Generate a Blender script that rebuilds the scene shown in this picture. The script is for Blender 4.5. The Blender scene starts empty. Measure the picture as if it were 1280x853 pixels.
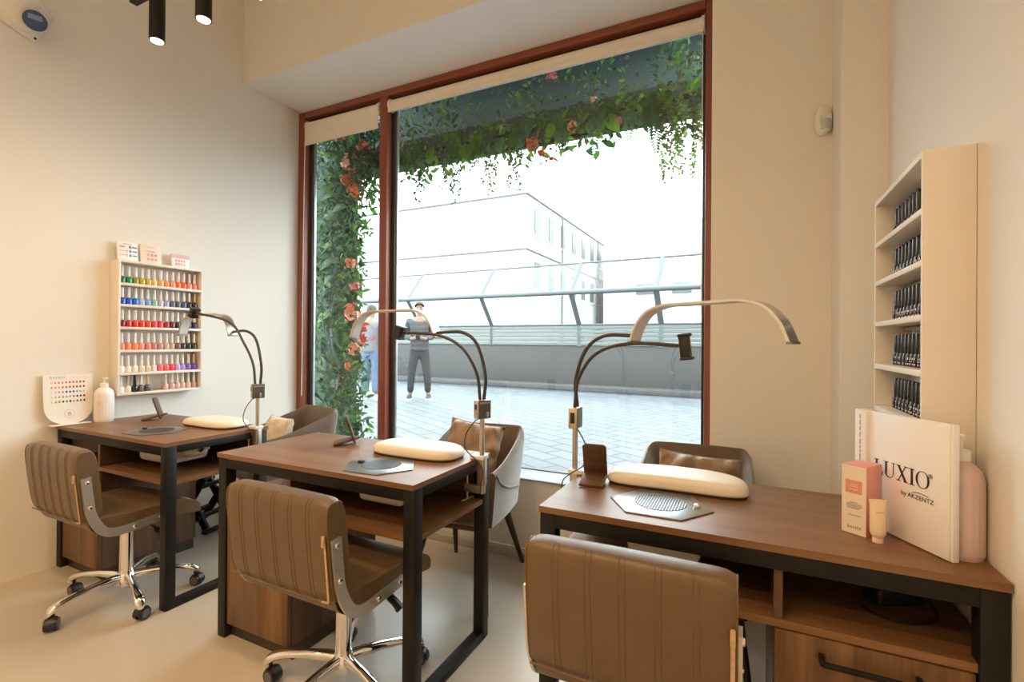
import bpy, bmesh, math, random
from mathutils import Vector, Matrix, Euler
random.seed(7)
PI = math.pi
S = bpy.context.scene
COL = S.collection

# ---------------------------------------------------------------- materials
def new_mat(name):
    m = bpy.data.materials.new(name); m.use_nodes = True
    nt = m.node_tree
    return m, nt, nt.nodes['Principled BSDF']

def mat(name, col, rough=0.5, metal=0.0, noise=None, bump=None, sheen=0.0, coat=0.0, spec=None, trans=0.0):
    """noise=(scale, amount): gentle tonal variation; bump=(scale, strength)"""
    m, nt, b = new_mat(name)
    b.inputs['Base Color'].default_value = (*col, 1)
    b.inputs['Roughness'].default_value = rough
    b.inputs['Metallic'].default_value = metal
    b.inputs['Sheen Weight'].default_value = sheen
    b.inputs['Sheen Roughness'].default_value = 0.4
    b.inputs['Coat Weight'].default_value = coat
    b.inputs['Transmission Weight'].default_value = trans
    if spec is not None: b.inputs['Specular IOR Level'].default_value = spec
    tc = nt.nodes.new('ShaderNodeTexCoord')
    if noise:
        n = nt.nodes.new('ShaderNodeTexNoise'); n.inputs['Scale'].default_value = noise[0]; n.inputs['Detail'].default_value = 4
        nt.links.new(tc.outputs['Object'], n.inputs['Vector'])
        r = nt.nodes.new('ShaderNodeValToRGB')
        a = noise[1]
        r.color_ramp.elements[0].position = 0.3; r.color_ramp.elements[1].position = 0.7
        r.color_ramp.elements[0].color = (*[c*(1-a) for c in col], 1)
        r.color_ramp.elements[1].color = (*[min(1, c*(1+a)) for c in col], 1)
        nt.links.new(n.outputs['Fac'], r.inputs['Fac']); nt.links.new(r.outputs['Color'], b.inputs['Base Color'])
    if bump:
        n = nt.nodes.new('ShaderNodeTexNoise'); n.inputs['Scale'].default_value = bump[0]; n.inputs['Detail'].default_value = 3
        nt.links.new(tc.outputs['Object'], n.inputs['Vector'])
        bp = nt.nodes.new('ShaderNodeBump'); bp.inputs['Strength'].default_value = bump[1]; bp.inputs['Distance'].default_value = 0.01
        nt.links.new(n.outputs['Fac'], bp.inputs['Height']); nt.links.new(bp.outputs['Normal'], b.inputs['Normal'])
    return m

def wood(name, dark, light, axis=0, rough=0.36, scale=1.0):
    """laminate with grain running along the given local axis"""
    m, nt, b = new_mat(name)
    tc = nt.nodes.new('ShaderNodeTexCoord'); mp = nt.nodes.new('ShaderNodeMapping')
    sc = [26*scale]*3; sc[axis] = 1.6*scale
    mp.inputs['Scale'].default_value = sc
    nt.links.new(tc.outputs['Object'], mp.inputs['Vector'])
    n1 = nt.nodes.new('ShaderNodeTexNoise'); n1.inputs['Scale'].default_value = 1.0; n1.inputs['Detail'].default_value = 7; n1.inputs['Roughness'].default_value = 0.62
    n1.inputs['Distortion'].default_value = 0.35
    nt.links.new(mp.outputs['Vector'], n1.inputs['Vector'])
    mp2 = nt.nodes.new('ShaderNodeMapping'); sc2 = [5*scale]*3; sc2[axis] = 0.5*scale; mp2.inputs['Scale'].default_value = sc2
    nt.links.new(tc.outputs['Object'], mp2.inputs['Vector'])
    n2 = nt.nodes.new('ShaderNodeTexNoise'); n2.inputs['Scale'].default_value = 1.0; n2.inputs['Detail'].default_value = 2
    nt.links.new(mp2.outputs['Vector'], n2.inputs['Vector'])
    mx = nt.nodes.new('ShaderNodeMath'); mx.operation = 'MULTIPLY_ADD'; mx.inputs[1].default_value = 0.55
    ml = nt.nodes.new('ShaderNodeMath'); ml.operation = 'MULTIPLY'; ml.inputs[1].default_value = 0.45
    nt.links.new(n2.outputs['Fac'], ml.inputs[0])
    nt.links.new(n1.outputs['Fac'], mx.inputs[0]); nt.links.new(ml.outputs[0], mx.inputs[2])
    r = nt.nodes.new('ShaderNodeValToRGB')
    r.color_ramp.elements[0].position = 0.40; r.color_ramp.elements[1].position = 0.60
    r.color_ramp.elements[0].color = (*dark, 1); r.color_ramp.elements[1].color = (*light, 1)
    nt.links.new(mx.outputs[0], r.inputs['Fac']); nt.links.new(r.outputs['Color'], b.inputs['Base Color'])
    b.inputs['Roughness'].default_value = rough
    bp = nt.nodes.new('ShaderNodeBump'); bp.inputs['Strength'].default_value = 0.06; bp.inputs['Distance'].default_value = 0.004
    nt.links.new(n1.outputs['Fac'], bp.inputs['Height']); nt.links.new(bp.outputs['Normal'], b.inputs['Normal'])
    return m

def glass(name, tint=(1, 1, 1), refl=1.0):
    """thin pane: clear, with Fresnel reflections"""
    m = bpy.data.materials.new(name); m.use_nodes = True
    nt = m.node_tree; nt.nodes.clear()
    o = nt.nodes.new('ShaderNodeOutputMaterial'); mix = nt.nodes.new('ShaderNodeMixShader')
    t = nt.nodes.new('ShaderNodeBsdfTransparent'); t.inputs['Color'].default_value = (*tint, 1)
    g = nt.nodes.new('ShaderNodeBsdfGlossy'); g.inputs['Roughness'].default_value = 0.0
    lw = nt.nodes.new('ShaderNodeLayerWeight'); lw.inputs['Blend'].default_value = 0.5
    pw = nt.nodes.new('ShaderNodeMath'); pw.operation = 'POWER'; pw.inputs[1].default_value = 5.0
    ml = nt.nodes.new('ShaderNodeMath'); ml.operation = 'MULTIPLY_ADD'; ml.inputs[1].default_value = 0.9*refl; ml.inputs[2].default_value = 0.04*refl
    nt.links.new(lw.outputs['Facing'], pw.inputs[0]); nt.links.new(pw.outputs[0], ml.inputs[0]); nt.links.new(ml.outputs[0], mix.inputs[0])
    nt.links.new(t.outputs[0], mix.inputs[1]); nt.links.new(g.outputs[0], mix.inputs[2])
    nt.links.new(mix.outputs[0], o.inputs['Surface'])
    return m

def emit(name, col, strength):
    m = bpy.data.materials.new(name); m.use_nodes = True
    nt = m.node_tree; nt.nodes.clear()
    o = nt.nodes.new('ShaderNodeOutputMaterial'); e = nt.nodes.new('ShaderNodeEmission')
    e.inputs['Color'].default_value = (*col, 1); e.inputs['Strength'].default_value = strength
    nt.links.new(e.outputs[0], o.inputs['Surface'])
    return m

def srgb(r, g, b):
    f = lambda c: (c/255/12.92) if c/255 <= 0.04045 else ((c/255+0.055)/1.055)**2.4
    return (f(r), f(g), f(b))

M = {}
M['wall'] = mat('cream_wall_paint', (0.80, 0.775, 0.73), 0.75, noise=(1.2, 0.02), bump=(220, 0.03))
M['ceiling'] = mat('white_ceiling_paint', (0.80, 0.79, 0.76), 0.8, noise=(1.0, 0.015))
M['soffit'] = mat('brightened_soffit_white', (0.86, 0.86, 0.85), 0.8, noise=(1.0, 0.01))  # whiter than the walls: daylight on the underside put into the colour
M['floor'] = mat('poured_cream_floor', (0.48, 0.43, 0.365), 0.30, noise=(1.6, 0.05), spec=0.4)
M['base'] = mat('grey_plinth_paint', (0.42, 0.40, 0.35), 0.6, noise=(3, 0.05))
M['redframe'] = mat('red_brown_window_lacquer', (0.25, 0.070, 0.040), 0.35, noise=(6, 0.06))
M['gasket'] = mat('dark_grey_sash', (0.035, 0.038, 0.04), 0.35, noise=(8, 0.05))
M['alu'] = mat('pale_sash_bead', (0.55, 0.58, 0.62), 0.3, 0.6, noise=(8, 0.04))
M['glass'] = glass('window_glass', (0.93, 0.965, 0.955), 1.0)
M['bglass'] = glass('barrier_glass', (0.93, 0.96, 0.96), 0.8)
M['blind'] = mat('cream_blind_fabric', (0.84, 0.78, 0.69), 0.85, noise=(40, 0.03), bump=(300, 0.1))
M['whiteplastic'] = mat('white_plastic', (0.80, 0.79, 0.76), 0.35, noise=(9, 0.02))
M['walnutX'] = wood('walnut_laminate_lengthwise', (0.058, 0.028, 0.016), (0.170, 0.094, 0.058), 0, 0.33)
M['walnutZ'] = wood('walnut_laminate_upright', (0.055, 0.025, 0.013), (0.145, 0.075, 0.040), 2, 0.42)
M['oakZ'] = wood('walnut_laminate_front', (0.075, 0.033, 0.012), (0.22, 0.115, 0.048), 2, 0.42)
M['edge'] = wood('walnut_edge_band', (0.15, 0.070, 0.030), (0.23, 0.115, 0.052), 0, 0.4)
M['blackmetal'] = mat('black_powder_coat', (0.012, 0.011, 0.011), 0.5, 0.0, noise=(30, 0.15), bump=(500, 0.04), spec=0.25)
M['blackplastic'] = mat('black_plastic', (0.012, 0.012, 0.013), 0.4, noise=(20, 0.2))
M['void'] = mat('dark_fan_opening', (0.006, 0.006, 0.007), 0.95, noise=(20, 0.1), spec=0.0)
M['rubber'] = mat('grey_caster_rubber', (0.11, 0.11, 0.11), 0.6, noise=(30, 0.1))
M['leather'] = mat('taupe_leather', (0.130, 0.081, 0.041), 0.36, noise=(14, 0.07), bump=(380, 0.10))
M['leather_seam'] = mat('taupe_leather_seam', (0.150, 0.094, 0.052), 0.45, noise=(60, 0.1))
M['zip'] = mat('beige_zip_tape', (0.52, 0.35, 0.20), 0.6, noise=(120, 0.12))
M['chrome'] = mat('polished_chrome', (0.82, 0.82, 0.83), 0.06, 1.0, noise=(6, 0.01))
M['satin'] = mat('satin_steel', (0.66, 0.64, 0.61), 0.38, 0.85, noise=(60, 0.04))
M['velvet'] = mat('brown_velvet', (0.125, 0.085, 0.060), 0.8, sheen=0.9, noise=(7, 0.25), bump=(60, 0.12))
M['darkwood'] = wood('dark_stained_wood', (0.022, 0.013, 0.009), (0.05, 0.03, 0.02), 2, 0.4)
M['pillow'] = mat('bronze_satin_fabric', (0.30, 0.205, 0.135), 0.55, sheen=0.3, noise=(9, 0.12), bump=(16, 0.35))
M['fur'] = mat('cream_plush_fabric', (0.74, 0.64, 0.53), 0.95, sheen=0.4, noise=(20, 0.06), bump=(140, 0.6))
M['padtop'] = mat('cream_pad_leatherette', (0.74, 0.69, 0.61), 0.45, noise=(8, 0.02), bump=(350, 0.04))
M['padbase'] = mat('dark_pad_base', (0.03, 0.018, 0.012), 0.5, noise=(8, 0.1))
M['plate'] = mat('anodised_blue_grey_plate', (0.35, 0.37, 0.40), 0.30, 0.85, noise=(50, 0.03))
M['plate_dark'] = mat('graphite_plate', (0.20, 0.20, 0.20), 0.36, 0.6, noise=(50, 0.03))
M['champagne'] = mat('champagne_metal', (0.60, 0.53, 0.45), 0.32, 0.9, noise=(40, 0.03))
M['silver'] = mat('silver_metal', (0.66, 0.66, 0.66), 0.28, 0.9, noise=(40, 0.03))
M['gooseneck'] = mat('dark_ribbed_gooseneck', (0.065, 0.055, 0.048), 0.42, 0.4, noise=(40, 0.1))
M['diffuser'] = mat('frosted_light_strip', (0.72, 0.73, 0.76), 0.5, noise=(20, 0.02))
M['panelgrey'] = mat('dark_grey_control_face', (0.10, 0.105, 0.11), 0.35, noise=(20, 0.05))
M['rack'] = mat('cream_white_rack_board', (0.78, 0.73, 0.66), 0.5, noise=(4, 0.02))
M['cap'] = mat('white_bottle_cap', (0.80, 0.78, 0.74), 0.3, noise=(20, 0.03))
M['capgold'] = mat('beige_gold_bottle_cap', (0.55, 0.40, 0.22), 0.35, 0.4, noise=(20, 0.03))
M['capblack'] = mat('black_bottle_cap', (0.010, 0.010, 0.014), 0.22, noise=(20, 0.1))
M['blackbottle'] = mat('black_glass_bottle', (0.014, 0.013, 0.018), 0.18, noise=(20, 0.1))
M['inkwhite'] = mat('white_print', (0.72, 0.70, 0.74), 0.6, noise=(20, 0.02))
M['inknavy'] = mat('navy_print', (0.012, 0.014, 0.04), 0.5, noise=(20, 0.05))
M['inkgrey'] = mat('grey_print', (0.30, 0.28, 0.26), 0.6, noise=(20, 0.05))
M['inkpeach'] = mat('peach_print', (0.68, 0.30, 0.22), 0.6, noise=(20, 0.03))
M['boxwhite'] = mat('white_gloss_card', (0.84, 0.83, 0.85), 0.35, noise=(4, 0.01))
M['boxcream'] = mat('cream_card', (0.80, 0.70, 0.62), 0.5, noise=(6, 0.02))
M['boxpink'] = mat('salmon_card', (0.74, 0.33, 0.29), 0.5, noise=(8, 0.03))
M['creamtube'] = mat('cream_tube_plastic', (0.80, 0.63, 0.46), 0.35, noise=(8, 0.02))
M['pinkplastic'] = mat('dusty_pink_plastic', (0.62, 0.47, 0.47), 0.35, noise=(8, 0.03))
M['pearl'] = mat('pearl_white_plastic', (0.80, 0.76, 0.74), 0.25, noise=(8, 0.03))
M['acrylic'] = mat('off_white_acrylic', (0.80, 0.77, 0.72), 0.3, noise=(5, 0.02))
M['bag'] = mat('crumpled_white_fabric', (0.66, 0.60, 0.52), 0.8, noise=(10, 0.06), bump=(18, 0.6))
M['lens'] = emit('lit_lamp_lens', (1.0, 0.86, 0.66), 14.0)
M['dialblue'] = mat('blue_dial', (0.035, 0.075, 0.21), 0.3, noise=(20, 0.1))
M['dialscreen'] = mat('pale_blue_screen', (0.18, 0.27, 0.48), 0.3, noise=(20, 0.05))
M['grille'] = mat('perforated_white_metal', (0.70, 0.72, 0.76), 0.4, 0.2, noise=(20, 0.03))

# ---------------------------------------------------------------- mesh helpers
def BM(): return bmesh.new()

def box(bm, x0, x1, y0, y1, z0, z1, bev=0.0, seg=2, mi=0, mtx=None):
    vs = [bm.verts.new(v) for v in ((x0,y0,z0),(x1,y0,z0),(x1,y1,z0),(x0,y1,z0),(x0,y0,z1),(x1,y0,z1),(x1,y1,z1),(x0,y1,z1))]
    fs = [bm.faces.new([vs[i] for i in f]) for f in ((0,3,2,1),(4,5,6,7),(0,1,5,4),(1,2,6,5),(2,3,7,6),(3,0,4,7))]
    for f in fs: f.material_index = mi
    if bev > 0:
        es = list({e for f in fs for e in f.edges})
        r = bmesh.ops.bevel(bm, geom=es, offset=bev, segments=seg, affect='EDGES', profile=0.5)
        for f in r['faces']: f.material_index = mi
        if mtx is not None:
            vv = set(v for v in r['verts'])
            for f in fs:
                if f.is_valid: vv.update(f.verts)
            for v in vv: v.co = mtx @ v.co
    elif mtx is not None:
        for v in vs: v.co = mtx @ v.co
    return bm

def ring(bm, c, u, v, r, seg, sy=1.0):
    return [bm.verts.new(c + u*(r*math.cos(2*PI*i/seg)) + v*(r*sy*math.sin(2*PI*i/seg))) for i in range(seg)]

def bridge(bm, a, b, mi=0, close=True):
    n = len(a)
    for i in range(n if close else n-1):
        f = bm.faces.new((a[i], a[(i+1)%n], b[(i+1)%n], b[i])); f.material_index = mi

def tube(bm, pts, r, seg=10, mi=0, caps=True, flat=1.0, up=None):
    pts = [Vector(p) for p in pts]; n = len(pts)
    rs = r if isinstance(r, (list, tuple)) else [r]*n
    prev = None; nrm = None
    for i, p in enumerate(pts):
        t = (pts[min(i+1, n-1)] - pts[max(i-1, 0)]).normalized()
        if nrm is None:
            ref = Vector(up) if up is not None else (Vector((0,0,1)) if abs(t.z) < 0.9 else Vector((1,0,0)))
            nrm = (ref - t*ref.dot(t)).normalized()
        else:
            nrm = (nrm - t*nrm.dot(t)).normalized()
        b = t.cross(nrm)
        cur = ring(bm, p, nrm, b, rs[i], seg, flat)
        if prev: bridge(bm, prev, cur, mi)
        elif caps: f = bm.faces.new(cur[::-1]); f.material_index = mi
        prev = cur
    if caps: f = bm.faces.new(prev); f.material_index = mi
    return bm

def cyl(bm, p0, p1, r0, r1=None, seg=16, mi=0):
    return tube(bm, [p0, p1], [r0, r0 if r1 is None else r1], seg, mi)

def lathe(bm, prof, c=(0,0,0), seg=16, mi=0, axis='Z', mtx=None):
    """profile [(r, z)...] turned about the vertical through c"""
    rings = []
    c = Vector(c)
    for r, z in prof:
        vs = []
        for i in range(seg):
            a = 2*PI*i/seg
            p = Vector((r*math.cos(a), r*math.sin(a), z))
            if mtx is not None: p = mtx @ p
            vs.append(bm.verts.new(c + p))
        rings.append(vs)
    for a, b in zip(rings, rings[1:]): bridge(bm, a, b, mi)
    f = bm.faces.new(rings[0][::-1]); f.material_index = mi
    f = bm.faces.new(rings[-1]); f.material_index = mi
    return bm

def prism(bm, poly, z0, z1, mi=0, mtx=None, bev=0.0):
    a = [Vector((x, y, z0)) for x, y in poly]; b = [Vector((x, y, z1)) for x, y in poly]
    if mtx is not None: a = [mtx @ v for v in a]; b = [mtx @ v for v in b]
    a = [bm.verts.new(v) for v in a]; b = [bm.verts.new(v) for v in b]
    fs = [bm.faces.new(a[::-1]), bm.faces.new(b)]
    n = len(a)
    for i in range(n): fs.append(bm.faces.new((a[i], a[(i+1)%n], b[(i+1)%n], b[i])))
    for f in fs: f.material_index = mi
    if bev:
        es = list({e for f in fs[:2] for e in f.edges})
        r = bmesh.ops.bevel(bm, geom=es, offset=bev, segments=2, affect='EDGES', profile=0.5)
        for f in r['faces']: f.material_index = mi
    return bm

def grid(bm, fn, nu, nv, mi=0, closeu=False):
    V = [[bm.verts.new(fn(i/nu if closeu else i/(nu-1), j/(nv-1))) for j in range(nv)] for i in range(nu)]
    for i in range(nu if closeu else nu-1):
        for j in range(nv-1):
            f = bm.faces.new((V[i][j], V[(i+1)%nu][j], V[(i+1)%nu][j+1], V[i][j+1])); f.material_index = mi
    return V

def supere(t, n):
    c, s = math.cos(t), math.sin(t)
    return (math.copysign(abs(c)**(2/n), c), math.copysign(abs(s)**(2/n), s))

def obj(name, bm, mats, parent=None, smooth=35, label=None):
    bmesh.ops.recalc_face_normals(bm, faces=bm.faces[:])
    me = bpy.data.meshes.new(name); bm.to_mesh(me); bm.free()
    for m in (mats if isinstance(mats, (list, tuple)) else [mats]): me.materials.append(m)
    if smooth:
        me.polygons.foreach_set('use_smooth', [True]*len(me.polygons))
        me.set_sharp_from_angle(angle=math.radians(smooth))
    o = bpy.data.objects.new(name, me); COL.objects.link(o)
    if parent is not None: o.parent = parent
    if label: o['label'] = label
    return o

def tag(o, label, cat, group=None, kind=None):
    o['label'] = label; o['category'] = cat
    if group: o['group'] = group
    if kind: o['kind'] = kind
    return o

def thing(name, label, cat, loc=(0,0,0), rz=0.0, group=None, kind=None):
    o = bpy.data.objects.new(name, None); COL.objects.link(o)
    o.empty_display_size = 0.05
    o.location = loc; o.rotation_euler = (0, 0, rz)
    return tag(o, label, cat, group, kind)

def structure(name, bm, m, label=None, smooth=35, parent=None):
    o = obj(name, bm, m, parent, smooth); 
    if parent is None: o['kind'] = 'structure'
    if label and parent is None: o['label'] = label
    return o

def dup(root, loc, rz, label, group=None):
    r = root.copy(); COL.objects.link(r); r.location = loc; r.rotation_euler = (0, 0, rz); r['label'] = label
    if group: r['group'] = group
    for ch in list(root.children):
        c = ch.copy(); COL.objects.link(c); c.parent = r
        for g in list(ch.children):
            d = g.copy(); COL.objects.link(d); d.parent = c
    return r

def text(name, s, size, mtx, m, parent, extrude=0.0004, align='CENTER', spacing=1.0):
    cu = bpy.data.curves.new(name, 'FONT'); cu.body = s; cu.size = size; cu.align_x = align; cu.align_y = 'CENTER'
    cu.extrude = extrude; cu.space_character = spacing; cu.resolution_u = 3
    t = bpy.data.objects.new(name, cu); COL.objects.link(t)
    dg = bpy.context.evaluated_depsgraph_get(); dg.update()
    me = bpy.data.meshes.new_from_object(t.evaluated_get(dg))
    bpy.data.objects.remove(t)
    me.transform(mtx); me.materials.clear(); me.materials.append(m)
    o = bpy.data.objects.new(name, me); COL.objects.link(o); o.parent = parent
    return o

def frame_mtx(origin, xdir, updir):
    x = Vector(xdir).normalized(); y = Vector(updir).normalized(); z = x.cross(y)
    m = Matrix((x, y, z)).transposed().to_4x4(); m.translation = Vector(origin)
    return m

def smoothpts(pts, n=24):
    """Catmull-Rom through the points"""
    P = [Vector(p) for p in pts]; P = [P[0]*2-P[1]] + P + [P[-1]*2-P[-2]]
    out = []
    segs = len(P)-3
    for s in range(segs):
        p0, p1, p2, p3 = P[s:s+4]
        k = max(2, n//segs)
        for i in range(k):
            t = i/k
            out.append(0.5*((2*p1) + (p2-p0)*t + (2*p0-5*p1+4*p2-p3)*t*t + (3*p1-p0-3*p2+p3)*t**3))
    out.append(P[-2])
    return out
CMD0 = M['cap']
SPOT_A, FILL_SPOT, SKY, EXPO, LAMPCOL = 13.5, 84.0, 9.6, 0.0, (1.0, 0.66, 0.34)

# ================================================================= THE ROOM
XL, XR, YB, YF, ZC = -3.31, 0.467, -2.8, 2.46, 3.9
DESK_Z = 0.75
structure('floor', box(BM(), XL-0.1, XR+0.1, YB-0.1, 2.95, -0.1, 0), M['floor'])
structure('ceiling', box(BM(), XL-0.1, XR+0.1, YB-0.1, 3.0, ZC, ZC+0.1), M['ceiling'])
b = BM(); box(b, XL-0.12, XL, YB-0.1, 2.69, 0, ZC); box(b, XL-0.12, XL-0.02, 2.69, 2.95, 0, ZC)
structure('wall_left', b, M['wall'])
structure('wall_right', box(BM(), XR, XR+0.1, YB-0.1, 2.95, 0, ZC), M['wall'])
structure('wall_back', box(BM(), XL-0.1, XR+0.1, YB-0.1, YB, 0, ZC), M['wall'])
b = BM(); box(b, -0.156, XR, YF, 2.79, 0, 3.08); box(b, -0.14, XR, 2.79, 2.95, 0, 3.08); box(b, 0.322, XR, 2.217, YF, 0, 3.08)
box(b, XL, -0.156, 2.72, 2.95, 0, 0.30)
structure('wall_front', b, M['wall'])
b = BM(); box(b, XL, XR, 2.30, 2.95, 3.08, ZC)
for f in b.faces:
    f.normal_update()
    if f.normal.z < -0.5: f.material_index = 1
structure('ceiling_bulkhead', b, [M['wall'], M['soffit']])
structure('wall_facade', box(BM(), -7, 4, 2.95, 3.02, 3.08, 4.6), M['wall'])  # unseen outer wall strip, added to shut out skylight above the window
structure('baseboard_front', box(BM(), XL, -0.156, 2.455, 2.50, 0, 0.045, 0.004), M['base'])
structure('baseboard_pier', box(BM(), -0.156, 0.322, 2.448, 2.46, 0, 0.045, 0.003), M['base'])

# ---- window: red-brown lacquered frame, two fixed panes
win = bpy.data.objects.new('window_1', None); COL.objects.link(win); win['kind'] = 'structure'
win.location = (-1.75, 2.85, 0.30)
def wpart(name, bm, m, **k):
    bmesh.ops.translate(bm, verts=bm.verts[:], vec=(1.75, -2.85, -0.30)); return obj(name, bm, m, win, **k)
b = BM()
box(b, -3.33, -3.26, 2.80, 2.90, 0.30, 3.078, 0.006); box(b, -0.21, -0.142, 2.80, 2.90, 0.30, 3.078, 0.006)
box(b, -3.26, -0.21, 2.80, 2.90, 3.03, 3.078, 0.006); box(b, -3.26, -0.21, 2.80, 2.90, 0.30, 0.37, 0.006)
wpart('window_frame', b, M['redframe'])
wpart('mullion', box(BM(), -2.472, -2.402, 2.80, 2.90, 0.37, 3.03, 0.006), M['redframe'])
for (x0, x1) in ((-3.26, -2.472), (-2.402, -0.21)):
    b = BM(); w = 0.035
    for (a, c, d, e) in ((x0, x0+w, 0.37, 3.03), (x1-w*0.5, x1, 0.37, 3.03), (x0+w, x1-w*0.5, 0.37, 0.40), (x0+w, x1-w*0.5, 2.995, 3.03)):
        box(b, a, c, 2.855, 2.895, d, e, 0.003)
    wpart('sash', b, M['gasket'])
    b = BM(); box(b, x0+w, x0+w+0.012, 2.868, 2.885, 0.40, 2.995); wpart('glazing_bead', b, M['alu'])
    wpart('pane', box(BM(), x0+w+0.012, x1-w*0.5, 2.872, 2.878, 0.40, 2.995), M['glass'], smooth=0)

# ---- roller blinds
def blind(x0, x1, zbot, label):
    zc, r = 2.962, 0.040
    t = thing('roller_blind', label, 'blind', ((x0+x1)/2, 2.835, zc), 0, 'roller blinds at the top of the window')
    w = (x1-x0)/2
    obj('blind_roll', cyl(BM(), (-w+0.02, 0, 0), (w-0.02, 0, 0), r, seg=24), M['blind'], t)
    b = BM()
    grid(b, lambda u, v: Vector((-w+0.008+u*(2*w-0.016), -r+0.003*math.sin(v*5), -v*(zc-zbot))), 2, 6)
    grid(b, lambda u, v: Vector((-w+0.008+u*(2*w-0.016), -r+0.0035+0.003*math.sin(v*5), -v*(zc-zbot))), 2, 6)
    obj('blind_fabric', b, M['blind'], t)
    obj('bottom_bar', box(BM(), -w+0.008, w-0.008, -r-0.004, -r+0.008, zbot-zc-0.014, zbot-zc+0.008, 0.003), M['blind'], t)
    for s in (-1, 1):
        b = BM(); cyl(b, (s*(w-0.02), 0, 0), (s*(w-0.004), 0, 0), 0.047, seg=24); box(b, s*w-0.004 if s > 0 else -w, s*w if s > 0 else -w+0.004, -0.02, 0.02, -0.045, 0.05)
        obj('bracket', b, M['whiteplastic'], t)
    return t
bl = blind(-3.255, -2.476, 2.815, 'cream roller blind on the narrow left pane, its fabric pulled a little way down')
br = blind(-2.398, -0.214, 2.915, 'long cream roller blind on the wide pane, rolled almost fully up')
b = BM(); tube(b, [(2.16/2, -0.03, 0.0), (2.16/2, -0.035, -0.6), (2.16/2, -0.035, -1.6)], 0.0022, 6)
obj('cord', b, M['whiteplastic'], br)
b = BM(); tube(b, [(-0.375, -0.045, 0.0), (-0.378, -0.05, -0.6), (-0.384, -0.05, -2.2)], 0.0035, 6)
obj('cord', b, M['whiteplastic'], bl)

# ---- radiator cover below the window, with a perforated top
t = thing('radiator_cover', 'cream radiator cover with perforated metal top below the window', 'radiator cover', (-1.73, 2.52, 0))
structure_w = (XL+0.005, -0.16)
obj('front_panel', box(BM(), -1.572, 1.565, -0.018, 0.0, 0.046, 0.432, 0.002), M['wall'], t)
m, nt, bs = new_mat('perforated_sheet')
tc = nt.nodes.new('ShaderNodeTexCoord'); vo = nt.nodes.new('ShaderNodeTexVoronoi'); vo.inputs['Scale'].default_value = 70; vo.inputs['Randomness'].default_value = 0.0
nt.links.new(tc.outputs['Object'], vo.inputs['Vector'])
rp = nt.nodes.new('ShaderNodeValToRGB'); rp.color_ramp.interpolation = 'CONSTANT'; rp.color_ramp.elements[0].color = (0.03, 0.03, 0.035, 1); rp.color_ramp.elements[1].color = (0.55, 0.58, 0.63, 1); rp.color_ramp.elements[1].position = 0.46
nt.links.new(vo.outputs['Distance'], rp.inputs['Fac']); nt.links.new(rp.outputs['Color'], bs.inputs['Base Color']); bs.inputs['Roughness'].default_value = 0.4
obj('grille', box(BM(), -1.572, 1.565, -0.03, 0.165, 0.432, 0.442, 0.002), m, t, label='perforated pale metal grille')

# ---- motion sensor on the front wall
t = thing('motion_sensor', 'small white motion sensor high on the wall beside the window', 'sensor', (0.285, YF-0.001, 2.175), 0.25)
b = BM()
def sens(u, v):
    a = u*2*PI; cx, cz = supere(a, 2.6); z = 0.062*cz; w = 0.030*(1-0.10*max(0, cz))
    d = [0.0, 0.028, 0.038, 0.038][int(v*3+0.01)]; k = [1, 1, 0.8, 0.02][int(v*3+0.01)]
    return Vector((w*cx*k, -d*(1+0.25*(-cz*k)), z*k))
grid(b, sens, 28, 4, closeu=True); obj('sensor_body', b, M['whiteplastic'], t, smooth=50)
b = BM(); grid(b, lambda u, v: Vector((-0.021+0.042*u, -0.040-0.010*math.sin(PI*u)-0.006*math.sin(PI*v), -0.050+0.045*v)), 8, 8)
obj('lens', b, mat('milky_grey_lens', (0.50, 0.50, 0.50), 0.5), t)
b = BM(); box(b, -0.012, 0.012, -0.008, 0.004, -0.03, 0.03); obj('mount', b, M['whiteplastic'], t)

# ---- white wall detector with a blue dial, high on the left wall
t = thing('wall_detector', 'white box detector with round blue dial high on the left wall', 'detector', (XL, 1.095, 2.855))
Rm = Matrix.Rotation(math.radians(-20), 4, 'X')
b = BM(); box(b, 0, 0.03, -0.10, 0.10, -0.10, 0.10, 0.010, mtx=Rm); obj('base_plate', b, M['whiteplastic'], t)
b = BM(); lathe(b, [(0.094, 0.02), (0.094, 0.05), (0.084, 0.076), (0.055, 0.093), (0.004, 0.100)], seg=32, mtx=Matrix.Rotation(PI/2, 4, 'Y')); obj('dome', b, M['whiteplastic'], t)
mt = Matrix.Translation((0.112, 0.022, -0.060)) @ Vector((0.86, -0.30, -0.42)).to_track_quat('Z', 'Y').to_matrix().to_4x4()
b = BM(); lathe(b, [(0.046, -0.062), (0.046, 0.004), (0.041, 0.008)], seg=28, mtx=mt); d = obj('dial', b, M['dialblue'], t, label='round blue dial')
b = BM(); box(b, -0.026, 0.026, 0.004, 0.026, 0.008, 0.0095, mtx=mt); obj('screen', b, M['dialscreen'], d)
for (y, z) in ((-0.086, -0.086), (0.086, -0.086)):
    b = BM(); cyl(b, Rm @ Vector((0.028, y, z)), Rm @ Vector((0.0325, y, z)), 0.006, seg=10)
    obj('screw', b, M['blackplastic'], t)

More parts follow.
